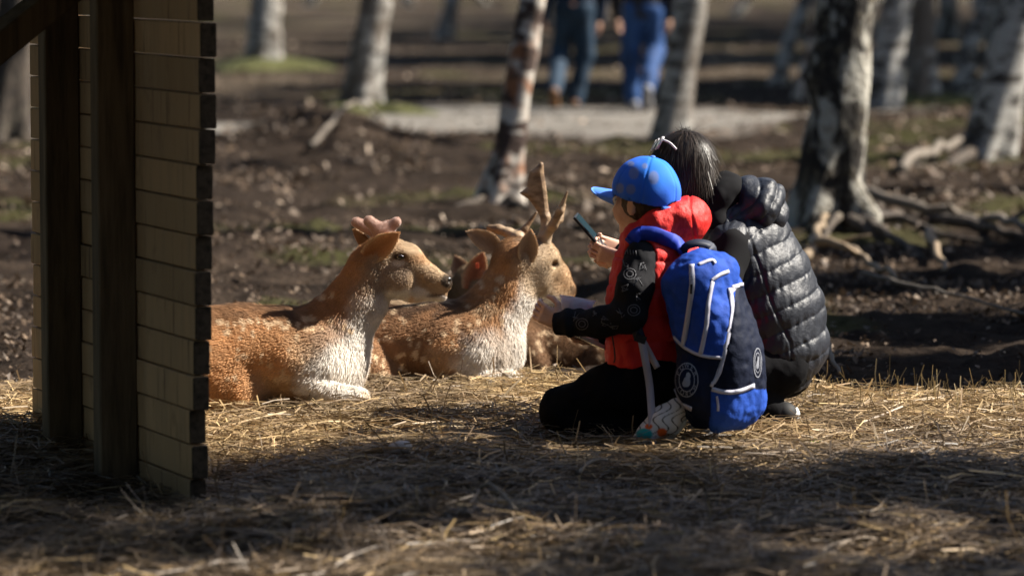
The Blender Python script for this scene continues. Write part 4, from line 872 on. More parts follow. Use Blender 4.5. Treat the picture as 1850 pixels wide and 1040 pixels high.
# sleeves
S = SDF(*sbox(arm_l + arm_r, .03), .0045); S.chain(arm_l, .025); S.chain(arm_r, .025); S.cut(qb(1004, 583, -.05), qb(1000, 583, -.05) - qb(1030, 583, -.05))
V, Q = S.mesh(2); N = vnormals(V, Q); u, v = UV(V)
wr = np.sin(u * .22 + 4 * vn(V, 14)) * np.exp(-((u - 1030) / 20) ** 2) * .003 + .008 * (vn(V, 24) - .5) + .004 * (vn(V, 60, 2) - .5); V += N * wr[:, None]
sl = obj('sleeve', V, Q, black_knit, boy); dr = Drape(V, Q); mb = MB(); r = random.Random(12)
for a, b, k in [(1133, 452, 't'), (1138, 495, 'o'), (1132, 520, 'z'), (1152, 508, 'z'), (1120, 565, 'z'), (1145, 560, 'o'), (1080, 565, 'z'), (1095, 580, 'z'), (1052, 585, 'o'), (1040, 572, 'z'), (1160, 480, 'z'), (1128, 475, 'z'), (1110, 590, 'z'), (1155, 535, 'z')]:
    if k == 'o': L_ = [[(a + R_ * math.cos(t), b + R_ * .9 * math.sin(t)) for t in np.linspace(0, 6.283, 14)] for R_ in (11, 6)]
    elif k == 't': L_ = [[(a - 14 + 5 * i, b - 5 + i), (a - 13 + 5 * i, b + 4 + i)] for i in range(7)]
    else: L_ = [[(a + r.uniform(-9, 9), b + r.uniform(-9, 9)) for _ in range(5)] for _ in range(2)]
    for l_ in L_:
        pt, nn = dr(l_, None, .0012)
        if np.linalg.norm(np.diff(pt, axis=0), axis=1).max() < .05: bv, bq = band(pt, nn, .0022, .0004); mb.add(bv, bq)
mb.out('print', print_mat, sl)
cf = [(qb(1032, 583, -.06), RB(23.5)), (qb(1004, 584, -.045), RB(21.5))]; S = SDF(*sbox(cf, .03), .003); S.chain(cf, .01); S.cut(cf[1][0] + (cf[1][0] - cf[0][0]) * .05, cf[1][0] - cf[0][0]); S.cut(cf[0][0], cf[0][0] - cf[1][0]); V, Q = S.mesh(1); obj('cuff', V, Q, black_knit, sl)
# trousers
S = SDF(*sbox(leg_l + leg_r, .08), .005); S.chain(leg_l, .03); S.chain(leg_r, .03); S.ell(qb(1195, 690, .0), (.12, .14, .10), (FB, LB, Z), .05)
V, Q = S.mesh(2); N = vnormals(V, Q); V += N * (.012 * (vn(V, 16) - .5) + .006 * (vn(V, 40, 2) - .5))[:, None]; V[:, 2] = np.maximum(V[:, 2], .012); obj('trousers', V, Q, black_cloth, boy)
# sneakers, toes tucked under
def sneaker(pts, paint, parent, sole, name='shoe'):
    S = SDF(*sbox(pts, .04), .003); S.chain(pts, .02); V, Q = S.mesh(1); u, v = UV(V); C = paint(u, v, V); o = obj(name, V, Q, shoe_mat, parent, C)
    pt = np.array([p for p, r in pts]); n_ = sole; sp = spline(pt + n_ * np.array([[r * .85] for p, r in pts]), 16); bv, bq = band(sp, np.tile(n_, (16, 1)), .055, .012); obj('sole', bv, np.array(bq), rubber_white, o); return o
def paintA(u, v, V):
    C = np.tile(np.array([.62, .62, .64]), (len(V), 1)); z = np.abs(((u + v * .55) / 17 + .6 * np.sin(v * .16)) % 1 - .5); C = C + (1 - sm(.05, .11, z))[:, None] * (np.array([.02, .02, .02]) - C)
    C = blob(C, u, v, 1164, 784, 15, 11, (.01, .30, .32), 1, .15); C = blob(C, u, v, 1172, 770, 7, 5, (.70, .12, .02), 1, .2); C = blob(C, u, v, 1196, 781, 9, 8, (.70, .12, .02), 1, .2); C = blob(C, u, v, 1150, 804, 4, 8, (.02, .03, .04), .8, .3); return C
sneaker([(qb(1224, 740, -.17), RB(22)), (qb(1200, 761, -.17), RB(27)), (qb(1173, 784, -.17), RB(21)), (qb(1155, 795, -.17), RB(13))], paintA, boy, nrm([.5, .1, -.6]))
sneaker([(qb(1285, 758, .0), RB(20)), (qb(1272, 782, .0), RB(22)), (qb(1255, 806, .0), RB(13))], lambda u, v, V: np.tile(np.array([.16, .17, .19]), (len(V), 1)) * (.6 + .8 * vn(V, 60))[:, None], boy, nrm([.6, -.1, -.5]))

# --- backpack
bp_blue = np.array([.016, .058, .31]); bp_navy = np.array([.004, .007, .020]); 
bp_mat = mat('backpack_nylon', vcol=True, rough=.7, spec=.12, bump=((45, 45, 45), .35, .01)); emblem_mat = mat('emblem_print', (.22, .23, .27), .7); piping = mat('grey_white_piping', (.42, .42, .50), .6); web_mat = mat('lavender_webbing', (.36, .35, .42), .75); strap_mat = mat('blue_padded_strap', (.010, .035, .33), .65)
navy_mat = mat('navy_webbing', (.008, .013, .03), .6)
pack = thing('backpack', 'blue and navy school backpack with pale piping hanging on the child', 'backpack', qb(1290, 790, -.1))
OB = -FB; UB = nrm(Z - .22 * np.array([1., 0, 0])); OB2 = nrm(OB - UB * OB.dot(UB)); LB2 = np.cross(UB, OB2); LB2 = LB2 if LB2[1] < 0 else -LB2
DP = DB - .16; qp = lambda u, v, dy=0.: P(u, v, DP + dy)
S = SDF(qp(1150, 820, -.25), qp(1420, 410, .30), .0036)
S.rbox(qp(1290, 618), (.085, .115, .240), (OB2, LB2, UB), .05, .01)
S.ell(qp(1318, 640, -.03), (.086, .112, .19), (OB2, LB2, UB), .04); S.ell(qp(1325, 728, -.03), (.064, .105, .08), (OB2, LB2, UB), .04); S.ell(qp(1270, 500, .0), (.07, .095, .08), (OB2, LB2, UB), .05)
S.ell(qp(1262, 692, -.06), (.06, .085, .09), (OB2, LB2, UB), .05)
V, Q = S.mesh(2); N = vnormals(V, Q); u, v = UV(V)
edge = np.interp(v, [470, 515, 560, 640, 700, 790], [1350, 1334, 1325, 1308, 1286, 1280])          # seam between the side gusset and the outer face
C = np.tile(bp_blue, (len(V), 1)); side_low = (v > np.interp(u, [1200, 1260, 1310], [608, 640, 650])) & (u < edge); C[side_low] = bp_navy * 1.3
outer = u >= edge; C[outer] = bp_navy; C[outer & (v > 703)] = bp_blue * 1.1; C[(v < np.interp(u, [1290, 1335, 1380], [540, 515, 530])) & outer] = bp_blue
wr = .018 * (vn(V * np.array([1, 1, .35]), 18) - .5) + .006 * (vn(V, 55, 2) - .5); V = V + N * wr[:, None]
V -= N * (.005 * np.exp(-((u - edge) / 3.) ** 2))[:, None]
bpk = obj('bag', V, Q, bp_mat, pack, C); dp = Drape(V, Q); dp.ref = DP
def pipe(line, w, name='piping', m=piping, th=.003, n=22, par=bpk): pt, nn = dp(line, n, .0005); bv, bq = band(pt, nn, w, th); return obj(name, bv, np.array(bq), m, par)
pipe([(1250, 478), (1250, 520), (1242, 580), (1234, 626)], .016, 'zip'); pipe([(1287, 508), (1280, 545), (1276, 590), (1266, 640)], .013, 'zip')
pipe([(1318, 520), (1322, 560), (1312, 620), (1300, 670), (1284, 698)], .015); pipe([(1218, 608), (1238, 628), (1268, 642), (1304, 646)], .009)
pipe([(1262, 478), (1285, 470), (1292, 476)], .010); pipe([(1285, 506), (1300, 496), (1316, 490)], .010); pipe([(1318, 530), (1335, 515), (1352, 514)], .010)
pipe([(1286, 702), (1310, 708), (1335, 706), (1362, 696)], .013); pipe([(1202, 706), (1218, 722), (1250, 738)], .020, 'webbing', web_mat)
pipe([(1250, 500), (1249, 530)], .007, 'zip_pull', rubber_black); pipe([(1295, 715), (1297, 730), (1297, 742)], .007, 'zip_pull', web_mat)
# round emblem with lettering, printed on the bag side; a second one at the outer face's edge
def emblem(u0, v0, ru, rv, txt, par):
    mb = MB()
    for R_, w in ((1.0, .0028), (.68, .0022)):
        pt, nn = dp([(u0 + ru * R_ * math.cos(t), v0 + rv * R_ * math.sin(t)) for t in np.linspace(0, 6.283, 30)], None, .0015); bv, bq = band(pt, nn, w, .0006); mb.add(bv, bq)
    for dx, dy, k in ((0, .1, .32), (.12, -.25, .22), (-.2, .22, .2)):      # the bird shape in the middle
        c = (u0 + dx * ru, v0 + dy * rv); pt, nn = dp([(c[0] + ru * k * math.cos(t), c[1] + rv * k * math.sin(t)) for t in np.linspace(0, 6.283, 12)[:-1]], None, .0022)
        mb.add(np.vstack([pt, pt.mean(0)]), T=[(11, i, (i + 1) % 11) for i in range(11)])
    for word, a0, a1, flip in txt:
        for i, ch in enumerate(word):
            a = a0 + (a1 - a0) * i / (len(word) - 1); cu = bpy.data.curves.new('t', 'FONT'); cu.body = ch; cu.align_x = 'CENTER'; cu.align_y = 'CENTER'; cu.size = 1; to = bpy.data.objects.new('t', cu)
            COL.objects.link(to); dg = bpy.context.evaluated_depsgraph_get(); me = bpy.data.meshes.new_from_object(to.evaluated_get(dg)); bpy.data.objects.remove(to)
            co = np.array([q.co[:2] for q in me.vertices]) if len(me.vertices) else np.zeros((0, 2))
            if len(co):
                th = a + (math.pi / 2 if not flip else -math.pi / 2); sx_, sy_ = ru * .42, rv * .42
                rx = co[:, 0] * math.cos(th) + co[:, 1] * math.sin(th); ry = co[:, 0] * math.sin(th) - co[:, 1] * math.cos(th)
                uv = np.c_[u0 + ru * .84 * math.cos(a) + rx * sx_, v0 + rv * .84 * math.sin(a) + ry * sy_]; pt, nn = dp(uv, None, .002)
                fs = [list(p.vertices) for p in me.polygons]; T = [(f[0], f[i], f[i + 1]) for f in fs for i in range(1, len(f) - 1)]; mb.add(pt, T=T)
            bpy.data.meshes.remove(me)
    return mb.out('emblem', emblem_mat, par, smooth=False)
emblem(1241, 686, 20, 30, [('POWER', math.pi * 1.15, math.pi * 1.85, False), ('TORCH', math.pi * .82, math.pi * .18, True)], bpk)
emblem(1368, 655, 7, 26, [], bpk)
# straps
dv = Drape(*vest_geo)
line = [(1140, 438), (1158, 424), (1185, 422), (1212, 434), (1232, 456)]; dv.ref = DB; pt, nn = dv(line, 20, .006); bv, bq = band(pt, nn, .042, .009); obj('shoulder_strap', bv, np.array(bq), strap_mat, pack)
pt = spline([qb(1142, 560, -.17), qb(1148, 585, -.165), qb(1156, 610, -.165)], 10); bv, bq = band(pt, np.tile(np.array([-.3, -1, 0]), (10, 1)), .034, .006); obj('strap_end', bv, np.array(bq), navy_mat, pack)
MB().box(qb(1157, 612, -.175), ((1, 0, -.35), (0, 1, 0), (.35, 0, 1)), (.017, .005, .011)).out('buckle', rubber_black, pack, smooth=False)
pt = spline([qb(1159, 614, -.175), qb(1166, 650, -.175), qb(1174, 700, -.165), qb(1178, 760, -.20), qb(1180, 817, -.21)], 24); bv, bq = band(pt, np.tile(np.array([-.1, -1, 0]), (24, 1)), .022, .002); obj('webbing', bv, np.array(bq), web_mat, pack)
pt = spline([qb(1162, 616, -.17), qb(1176, 642, -.16), qb(1188, 664, -.165)], 10); bv, bq = band(pt, np.tile(np.array([-.5, -1, 0]), (10, 1)), .020, .002); obj('webbing', bv, np.array(bq), web_mat, pack)
pt = spline([qb(1232, 462, -.10), qb(1240, 446, -.11), qb(1262, 440, -.11), qb(1284, 446, -.10), qb(1288, 466, -.10)], 18); bv, bq = band(pt, np.tile(np.array([.1, -.7, .7]), (18, 1)), .026, .006); obj('haul_loop', bv, np.array(bq), navy_mat, pack)
pt = spline([qb(1102, 588, -.115), qb(1108, 618, -.13), qb(1111, 645, -.135), qb(1109, 655, -.135)], 12); obj('zip_cord', *[(lambda a: (a[0], [np.array(a[1]), np.array(a[2])]))(tube(pt, .0025, 6))][0], rubber_black, boy)

# --- plastic tub and dark tray in the child's hands
tubm = mat('translucent_plastic', (.86, .86, .95), .25, spec=.5, transl=.6)
A_ = nrm(qb(1070, 546, .04) - qb(1018, 536, -.02)); UPt = nrm(Z - A_ * A_[2]); 
c0 = qb(1044, 538, .01); prof = [(.044, 0), (.0485, .0), (.050, -.003), (.0485, -.006), (.046, -.006), (.036, -.058), (.0345, -.058), (.0415, -.005)]; seg = 28; V = []; Q = []
dpt = nrm(np.cross(UPt, A_)); 
for r_, h_ in prof:
    for j in range(seg):
        a = 2 * math.pi * j / seg; cx, cy = math.cos(a), math.sin(a); cx, cy = np.sign(cx) * abs(cx) ** .7, np.sign(cy) * abs(cy) ** .7; V.append(c0 + (A_ * cx + dpt * cy) * r_ + UPt * h_)
for i in range(len(prof) - 1): Q += [(i * seg + j, i * seg + (j + 1) % seg, (i + 1) * seg + (j + 1) % seg, (i + 1) * seg + j) for j in range(seg)]
V = np.array(V); V = np.vstack([V, V[6 * seg - seg:6 * seg].mean(0)]); T = [(len(V) - 1, 5 * seg + (j + 1) % seg, 5 * seg + j) for j in range(seg)]
tb = thing('plastic_tub', 'translucent plastic feed tub held out under the buck muzzle', 'tub', c0 - UPt * .058); obj('tub_wall', V, [np.array(Q), np.array(T)], tubm, tb)
feed = mat('feed_grains', (.30, .20, .09), .8, bump=((150, 150, 150), 1, .006)); V2 = [c0 + (A_ * math.cos(a) + dpt * math.sin(a)) * .037 - UPt * .035 for a in np.linspace(0, 6.283, 24, endpoint=False)] + [c0 - UPt * .028]
obj('feed', np.array(V2), np.array([(24, i, (i + 1) % 24) for i in range(24)]), feed, tb)
ta, tb_ = qb(1036, 604, .02), qb(1091, 629, .05); d_ = nrm(tb_ - ta); tr = thing('tray', 'thin dark tray with glossy rim held low by the kneeling child', 'tray', (ta + tb_) / 2)
sd2 = nrm(np.cross(d_, Z)); nn2 = np.cross(sd2, d_); L_ = np.linalg.norm(tb_ - ta) / 2
MB().box((ta + tb_) / 2, (d_, sd2, nn2), (L_, .055, .004)).out('base', mat('black_gloss', (.012, .012, .014), .2, spec=.6), tr, smooth=False)
for s in (-1, 1): MB().box((ta + tb_) / 2 + sd2 * s * .0585 + nn2 * .001, (d_, sd2, nn2), (L_, .003, .006)).out('rim', mat('clear_rim', (.5, .52, .58), .15, spec=.6), tr, smooth=False)

# --- the woman
DW = 11.80; qw = lambda u, v, dy=0.: P(u, v, DW + dy); RW = lambda px: px * DW / FPX
FW = nrm([-.85, .52, -.05]); FWh = nrm([FW[0], FW[1], 0]); LW = np.array([-FWh[1], FWh[0], 0]); LW = LW if LW[1] < 0 else -LW
wom = thing('person', 'crouching adult in black quilted jacket with dark hair photographing the deer', 'person', qw(1385, 800))
HW = qw(1225, 310, .0)
torso_w = [(qw(1412, 640), .10), (qw(1392, 560), .10), (qw(1362, 470), .105), (qw(1325, 405), .09), (qw(1290, 375), .06)]
armL = [(qw(1322, 445, -.14), RW(40)), (qw(1296, 510, -.20), RW(38)), (qw(1262, 560, -.16), RW(36)), (qw(1190, 520, .02), RW(29)), (qw(1128, 466, .09), RW(21))]
armR = [(qw(1352, 440, .17), RW(40)), (qw(1290, 520, .26), RW(36)), (qw(1250, 555, .24), RW(34)), (qw(1185, 505, .18), RW(28)), (qw(1130, 455, .14), RW(21))]
legL = [(qw(1410, 660, -.08), RW(48)), (qw(1340, 660, -.12), RW(48)), (qw(1262, 655, -.14), RW(46)), (qw(1320, 705, -.12), RW(40)), (qw(1392, 742, -.10), RW(28))]
legR = [(qw(1410, 665, .10), RW(50)), (qw(1330, 650, .18), RW(50)), (qw(1262, 640, .22), RW(46)), (qw(1310, 700, .18), RW(38)), (qw(1370, 745, .14), RW(28))]
S = SDF(qw(1030, 820, -.36), qw(1530, 220, .46), .0062); EW = head(S, HW, FWh, LW, .98); S.cone(HW - Z * .07, qw(1290, 378), .05, .06, .03); S.chain(torso_w, .04)
for a in (armL, armR, legL, legR): S.chain([(p, r * .66) for p, r in a], .02)
body_w = S.mesh(1)
PC = qw(1068, 422, .10); pd = nrm(qw(1045, 395, .10) - qw(1092, 449, .10)); pw = nrm(np.array([.25, 1, .0]) - pd * np.dot([.25, 1, .0], pd)); pn = np.cross(pd, pw); pn = pn if pn[0] < 0 else -pn
h1 = hand(qw(1122, 468, .07), nrm([-1, .05, .30]), nrm([-.2, -.9, -.5]), .80, (.35, .8, .6), -1.)
h2 = hand(qw(1128, 452, .15), nrm([-1, -.15, .25]), nrm([.2, .9, -.3]), .80, (.45, .7, .6), 1.)
joined('body', [body_w, h1, h2], skin, wom)
for q in (-1, 1): ball(wom, 'eye', EW(.088, q * .031, .004), .010, eye_mat)
ph = thing('smartphone', 'dark smartphone held up in both hands toward the buck', 'phone', PC)
MB().box(PC, (pd, pw, pn), (.075, .036, .0042)).out('case', mat('phone_case', (.02, .022, .026), .35), ph, smooth=False)
MB().box(PC - pn * .0048, (pd, pw, pn), (.071, .033, .0008)).out('screen', mat('phone_glass', (.015, .03, .04), .08, spec=.7), ph, smooth=False)
MB().box(PC + pn * .0052 + pd * .055 + pw * .018, (pd, pw, pn), (.014, .010, .001)).out('camera_bump', mat('lens_black', (.005, .005, .006), .1), ph, smooth=False)
# trousers
S = SDF(*sbox(legL + legR, .07), .0055); S.chain(legL, .03); S.chain(legR, .03); S.ell(qw(1412, 672), (.088, .13, .080), (FWh, LW, Z), .05)
V, Q = S.mesh(2); N = vnormals(V, Q); V += N * (.014 * (vn(V, 14) - .5) + .006 * (vn(V, 40, 2) - .5))[:, None]; obj('trousers', V, Q, black_cloth, wom)
# sleeves
S = SDF(*sbox(armL + armR, .05), .005); S.chain(armL, .03); S.chain(armR, .03); V, Q = S.mesh(2); N = vnormals(V, Q); V += N * (.012 * (vn(V, 16) - .5))[:, None]; obj('sleeve', V, Q, sweat, wom)
# quilted jacket body
S = SDF(qw(1230, 740, -.34), qw(1540, 290, .36), .0045)
S.chain([(qw(1408, 678), .086), (qw(1419, 624), .118), (qw(1405, 560), .128), (qw(1382, 500), .126), (qw(1352, 440), .118), (qw(1322, 405), .085)], .03, (LW, 1.35))
S.cut(qw(1430, 706), nrm(qw(1430, 700) - qw(1405, 600))); 
for a in (armL, armR): S.ell(a[0][0], (.07, .06, .07), None, .03)
V, Q = S.mesh(2); N = vnormals(V, Q); u, v = UV(V); sd_ = nrm(qw(1478, 640) - qw(1380, 400)); ss = (V - qw(1380, 400)) @ sd_ + .012 * np.sin(V[:, 1] * 9) + .006 * vn(V, 20)
V = hoops(V, N, ss, .062, .0085, None, .30)
puck = np.sin(u * .42 + 7 * vn(V, 22)) * .0026 * (.25 + vn(V, 26, 4)) * np.exp(-(np.abs(np.sin(np.pi * ss / .062)) / .75) ** 2); V += N * (puck + .004 * (vn(V, 30) - .5))[:, None]
ve = np.interp(v, [330, 420, 500, 560, 620, 700], [1330, 1352, 1378, 1398, 1428, 1432]); V -= N * (.006 * np.exp(-((u - ve) / 2.6) ** 2) * (N[:, 1] < .2))[:, None]
jk = obj('quilted_jacket', V, Q, quilt, wom)
S = SDF(qw(1290, 450, -.25), qw(1440, 290, .25), .004); S.ell(qw(1372, 374, -.01), (.070, .12, .078), None, .02); S.cone(qw(1335, 400, -.05), qw(1395, 395, -.02), .05, .045, .03, (LW, 1.4)); S.cone(qw(1350, 340, -.02), qw(1385, 352, -.02), .035, .045, .03, (LW, 1.5))
V, Q = S.mesh(2); N = vnormals(V, Q); a_ = (V - qw(1372, 374)) @ nrm([.7, .2, -.65]); V = hoops(V, N, a_ + .02 * vn(V, 14), .052, .011, None, .45); V += N * (.010 * (vn(V, 36) - .5))[:, None]; obj('jacket_hood', V, Q, quilt, wom)
# grey hoodie hood round the neck
S = SDF(qw(1235, 420, -.22), qw(1355, 290, .22), .004); S.ell(qw(1302, 350, -.01), (.060, .105, .060), None, .02); S.cone(qw(1272, 372, -.06), qw(1318, 338, -.04), .030, .045, .03); S.cone(qw(1275, 365, -.05), qw(1300, 405, -.09), .03, .035, .03)
V, Q = S.mesh(2); N = vnormals(V, Q); V += N * (.016 * (vn(V, 16) - .5) + .010 * (vn(V, 34, 2) - .5))[:, None]; obj('hoodie', V, Q, sweat, wom)
# shoes
for pts, s in (([(qw(1418, 748, -.10), RW(23)), (qw(1388, 770, -.10), RW(26)), (qw(1352, 784, -.10), RW(20)), (qw(1338, 788, -.10), RW(14))], nrm([.35, 0, -.9])), ([(qw(1400, 752, .14), RW(22)), (qw(1365, 775, .14), RW(25)), (qw(1325, 788, .14), RW(15))], nrm([.35, 0, -.9]))):
    S = SDF(*sbox(pts, .04), .0035); S.chain(pts, .02); V, Q = S.mesh(1); o = obj('shoe', V, Q, shoe_black, wom)
    sp = spline(np.array([p + s * r * .85 for p, r in pts]), 14); bv, bq = band(sp, np.tile(s, (14, 1)), .07, .012); obj('sole', bv, np.array(bq), rubber_black, o)
    hp = pts[0][0] + np.array([.028, -.01, .0]); bv, bq = band(spline([hp + Z * .018, hp + np.array([.008, 0, 0]), hp - Z * .015], 8), np.tile(np.array([.8, -.5, .2]), (8, 1)), .03, .004); obj('heel_patch', bv, np.array(bq), rubber_white, o)
    dsh = Drape(V, Q); dsh.ref = DW
    if pts[0][0][1] < DW:
        mb = MB()
        for l_ in ([(1375, 754), (1381, 762)], [(1381, 754), (1375, 762)]): pt, nn = dsh(l_, None, .001); bv, bq = band(pt, nn, .002, .0005); mb.add(bv, bq)
        mb.out('star_mark', piping, o)
# long dark hair: a cap of hair and several thousand strands
S = SDF(HW - .26, HW + .26, .0045); S.ell(EW(-.022, 0, .032), np.array((.098, .081, .096)), (FWh, LW, Z), .02)
S.cone(EW(-.045, -.0, .0), EW(-.050, 0, -.05), .062, .048, .04); S.cone(EW(-.02, .06, .0), EW(-.02, .068, -.085), .036, .022, .03); S.cone(EW(-.02, -.06, .0), EW(-.02, -.068, -.085), .036, .022, .03)
V, Q = S.mesh(2); hr = obj('hair', V, Q, hair_base, wom); N = vnormals(V, Q)
cr = EW(-.01, 0, .135); top = np.argwhere(((V - EW(0, 0, .045)) @ Z > -.02)).ravel(); pick = rng.choice(top, 6000); HV = []; HQ = []; HC = []; nH = 9
bt = BVHTree.FromPolygons([tuple(p) for p in V], [tuple(int(i) for i in q) for q in Q])
for s_i, i0 in enumerate(pick):
    p = V[i0].copy() + N[i0] * .002; d = nrm((p - cr) * np.array([1, 1, .3]) - Z * .3); L = random.uniform(.07, .15); w = random.uniform(.0006, .0013); pts = [p]; fly = random.random() < .06; jit = np.array([random.gauss(0, 1) for _ in range(3)])
    for j in range(nH - 1):
        d = nrm(d - Z * .22 + jit * .035); q = pts[-1] + d * L / nH; h = bt.find_nearest(Vector(q)); nn_ = np.array(h[1]); off = (q - np.array(h[0])).dot(nn_); want = .002 + .018 * ((s_i * .618) % 1) * (j / nH) + (.03 * j / nH if fly else 0)
        if off < want: q = q + nn_ * (want - off)
        pts.append(q)
    pts = np.array(pts); t = np.gradient(pts, axis=0); sd3 = np.cross(t, N[i0]); sd3 /= np.linalg.norm(sd3, axis=1, keepdims=True) + 1e-9; ww = (w * np.linspace(1, .3, nH))[:, None]; b0 = len(HV) * 2 * nH
    HV.append(np.stack([pts - sd3 * ww, pts + sd3 * ww], 1).reshape(-1, 3)); HQ.append(b0 + np.array([(2 * j, 2 * j + 1, 2 * j + 3, 2 * j + 2) for j in range(nH - 1)])); HC.append(np.tile(np.array([.030, .021, .015]) * random.uniform(.3, 1.5), (2 * nH, 1)))
tag(obj('strands', np.concatenate(HV), np.concatenate(HQ), hair_dark, hr, np.concatenate(HC)), kind='stuff')
# sunglasses pushed up on the head
gl = thing('sunglasses', 'pale framed sunglasses pushed up on the dark hair', 'sunglasses', qw(1200, 258)); gm_ = mat('pale_frame', (.55, .53, .55), .35, spec=.5); lens = mat('tinted_lens', (.03, .025, .03), .08, spec=.7)
g0 = qw(1199, 248, -.085); g1 = qw(1186, 254, .085); dn = nrm(qw(1186, 272, -.085) - g0)
for s, c in ((0, g0 * .75 + g1 * .25), (1, g0 * .25 + g1 * .75)):
    ax = nrm(g1 - g0); V = np.array([c + (ax * math.cos(a) * .030 + dn * (math.sin(a) * .021 + .018)) for a in np.linspace(0, 6.283, 22, endpoint=False)])
    MB().tube(np.vstack([V, V[:1]]), .0028, 6).out('rim', gm_, gl); obj('lens', np.vstack([V, V.mean(0) + np.cross(ax, dn) * .004]), np.array([(22, i, (i + 1) % 22) for i in range(22)]), lens, gl)
MB().tube(spline([g0 * .55 + g1 * .45 + dn * .012, (g0 + g1) / 2 + dn * .008, g0 * .45 + g1 * .55 + dn * .012], 7), .0026, 6).out('bridge', gm_, gl)
for g, e in ((g0, qw(1222, 270, -.10)), (g1, qw(1216, 274, .11))): MB().tube(spline([g + dn * .008, (g + e) / 2 + Z * .001, e], 8), .0036, 6).out('temple', gm_, gl)
for g in (g0, g1): MB().tube([g - dn * .002, g + dn * .040], .0032, 6).out('end_piece', gm_, gl)

# --- two walkers on the path
denim = lambda c: mat('denim', c, .8, noise=[((9, 9, 4), 4, tuple(np.array(c) * .45), .45, .7)]); coat = mat('dark_coat', (.010, .012, .018), .75); coat2 = mat('navy_coat', (.008, .018, .04), .75); tan_shoe = mat('brown_shoe', (.16, .08, .035), .6); grey_shoe = mat('grey_shoe', (.22, .22, .23), .6)
def walker(u0, DD, lab, jeans, coatm, shoem, legs, hem, arms, vg):
    q = lambda u, v, dy=0.: P(u, v, DD + dy); t = thing('person', lab, 'person', q(u0, vg)); zt = lambda z, du=0, dy=0.: q(u0 + du, vg, dy) + Z * z; F = np.array([.1, 1, 0]); L = np.array([1, -.1, 0])
    S = SDF(zt(-.05) - np.array([.55, .5, 0]), zt(1.9) + np.array([.55, .5, 0]), .014); head(S, zt(1.60), F, L, 1.05); S.cone(zt(1.40), zt(1.55), .07, .06, .03); S.chain([(zt(.92), .13), (zt(1.15), .13), (zt(1.36), .14)], .05)
    for l_ in legs: S.chain([(q(a, b, c), r * .7) for a, b, c, r in l_], .03)
    for a in arms: S.chain([(q(x, y, c), r * .7) for x, y, c, r in a], .03)
    parts = [S.mesh(1)]
    for a in arms:
        x, y, c, r = a[-1]; parts.append(hand(q(x, y, c), nrm([0, .1, -1.]), [np.sign(x - u0), 0, 0], 1., (.3, .4, .3), 1. if x > u0 else -1.))
    joined('body', parts, skin, t); S = SDF(zt(-.05) - np.array([.5, .5, 0]), zt(1.1) + np.array([.5, .5, 0]), .012)
    for l_ in legs: S.chain([(q(a, b, c), r) for a, b, c, r in l_], .03)
    S.ell(zt(.90), (.18, .13, .14), None, .05); V, Q = S.mesh(1); V += vnormals(V, Q) * (.02 * (vn(V, 9) - .5))[:, None]; obj('jeans', V, Q, jeans, t)
    S = SDF(zt(.6) - np.array([.6, .4, 0]), zt(1.75) + np.array([.6, .4, 0]), .012); S.chain([(zt(hem + .1), .175), (zt(1.1), .17), (zt(1.36), .17), (zt(1.45), .10)], .05, (F, .75)); S.cut(zt(hem), -Z)
    for a in arms: S.chain([(q(x, y, c), r) for x, y, c, r in a], .04)
    V, Q = S.mesh(1); obj('coat', V, Q, coatm, t); S = SDF(zt(1.45) - .2, zt(1.85) + .2, .01); S.ell(zt(1.66, 0, -.03), (.095, .115, .13), None, .02); V, Q = S.mesh(1); obj('hair', V, Q, hair_brown, t)
    for l_ in legs:
        a, b, c, r = l_[-1]; S = SDF(q(a, b, c) - .25, q(a, b, c) + .25, .01); p = q(a, b, c); up = .08 if b < vg - 12 else 0; S.chain([(p + np.array([0, -.03, .0]), .045), (p + np.array([0, .10, -.03 - up]), .045), (p + np.array([0, .19, -.04 - up * 2]), .034)], .03); V, Q = S.mesh(1); obj('shoe', V, Q, shoem, t)
walker(1038, 34.6, 'walker in dark teal jeans and navy coat on the gravel path', denim((.012, .032, .06)), coat2, tan_shoe,
       [[(1052, 20, 0, .10), (1056, 100, .05, .085), (1040, 170, .02, .075), (1038, 186, .0, .065)], [(1022, 20, 0, .10), (1012, 95, .08, .085), (1003, 150, -.25, .070), (1001, 166, -.34, .06)]], .88,
       [[(1078, -70, 0, .07), (1088, -10, .05, .06), (1084, 35, .10, .05)], [(998, -70, 0, .07), (986, -10, 0, .06), (984, 32, .05, .05)]], 196)
walker(1162, 34.0, 'walker in bright blue jeans and black coat on the gravel path', denim((.016, .055, .17)), coat, grey_shoe,
       [[(1146, 20, 0, .10), (1140, 100, .08, .085), (1142, 172, .05, .07), (1146, 188, .03, .06)], [(1180, 20, 0, .10), (1182, 90, .02, .088), (1172, 140, -.30, .075), (1170, 162, -.42, .06)]], .80,
       [[(1200, -70, 0, .075), (1212, -15, .0, .065), (1211, 30, .02, .05)], [(1122, -70, 0, .075), (1112, -10, .1, .065), (1116, 30, .2, .05)]], 198)

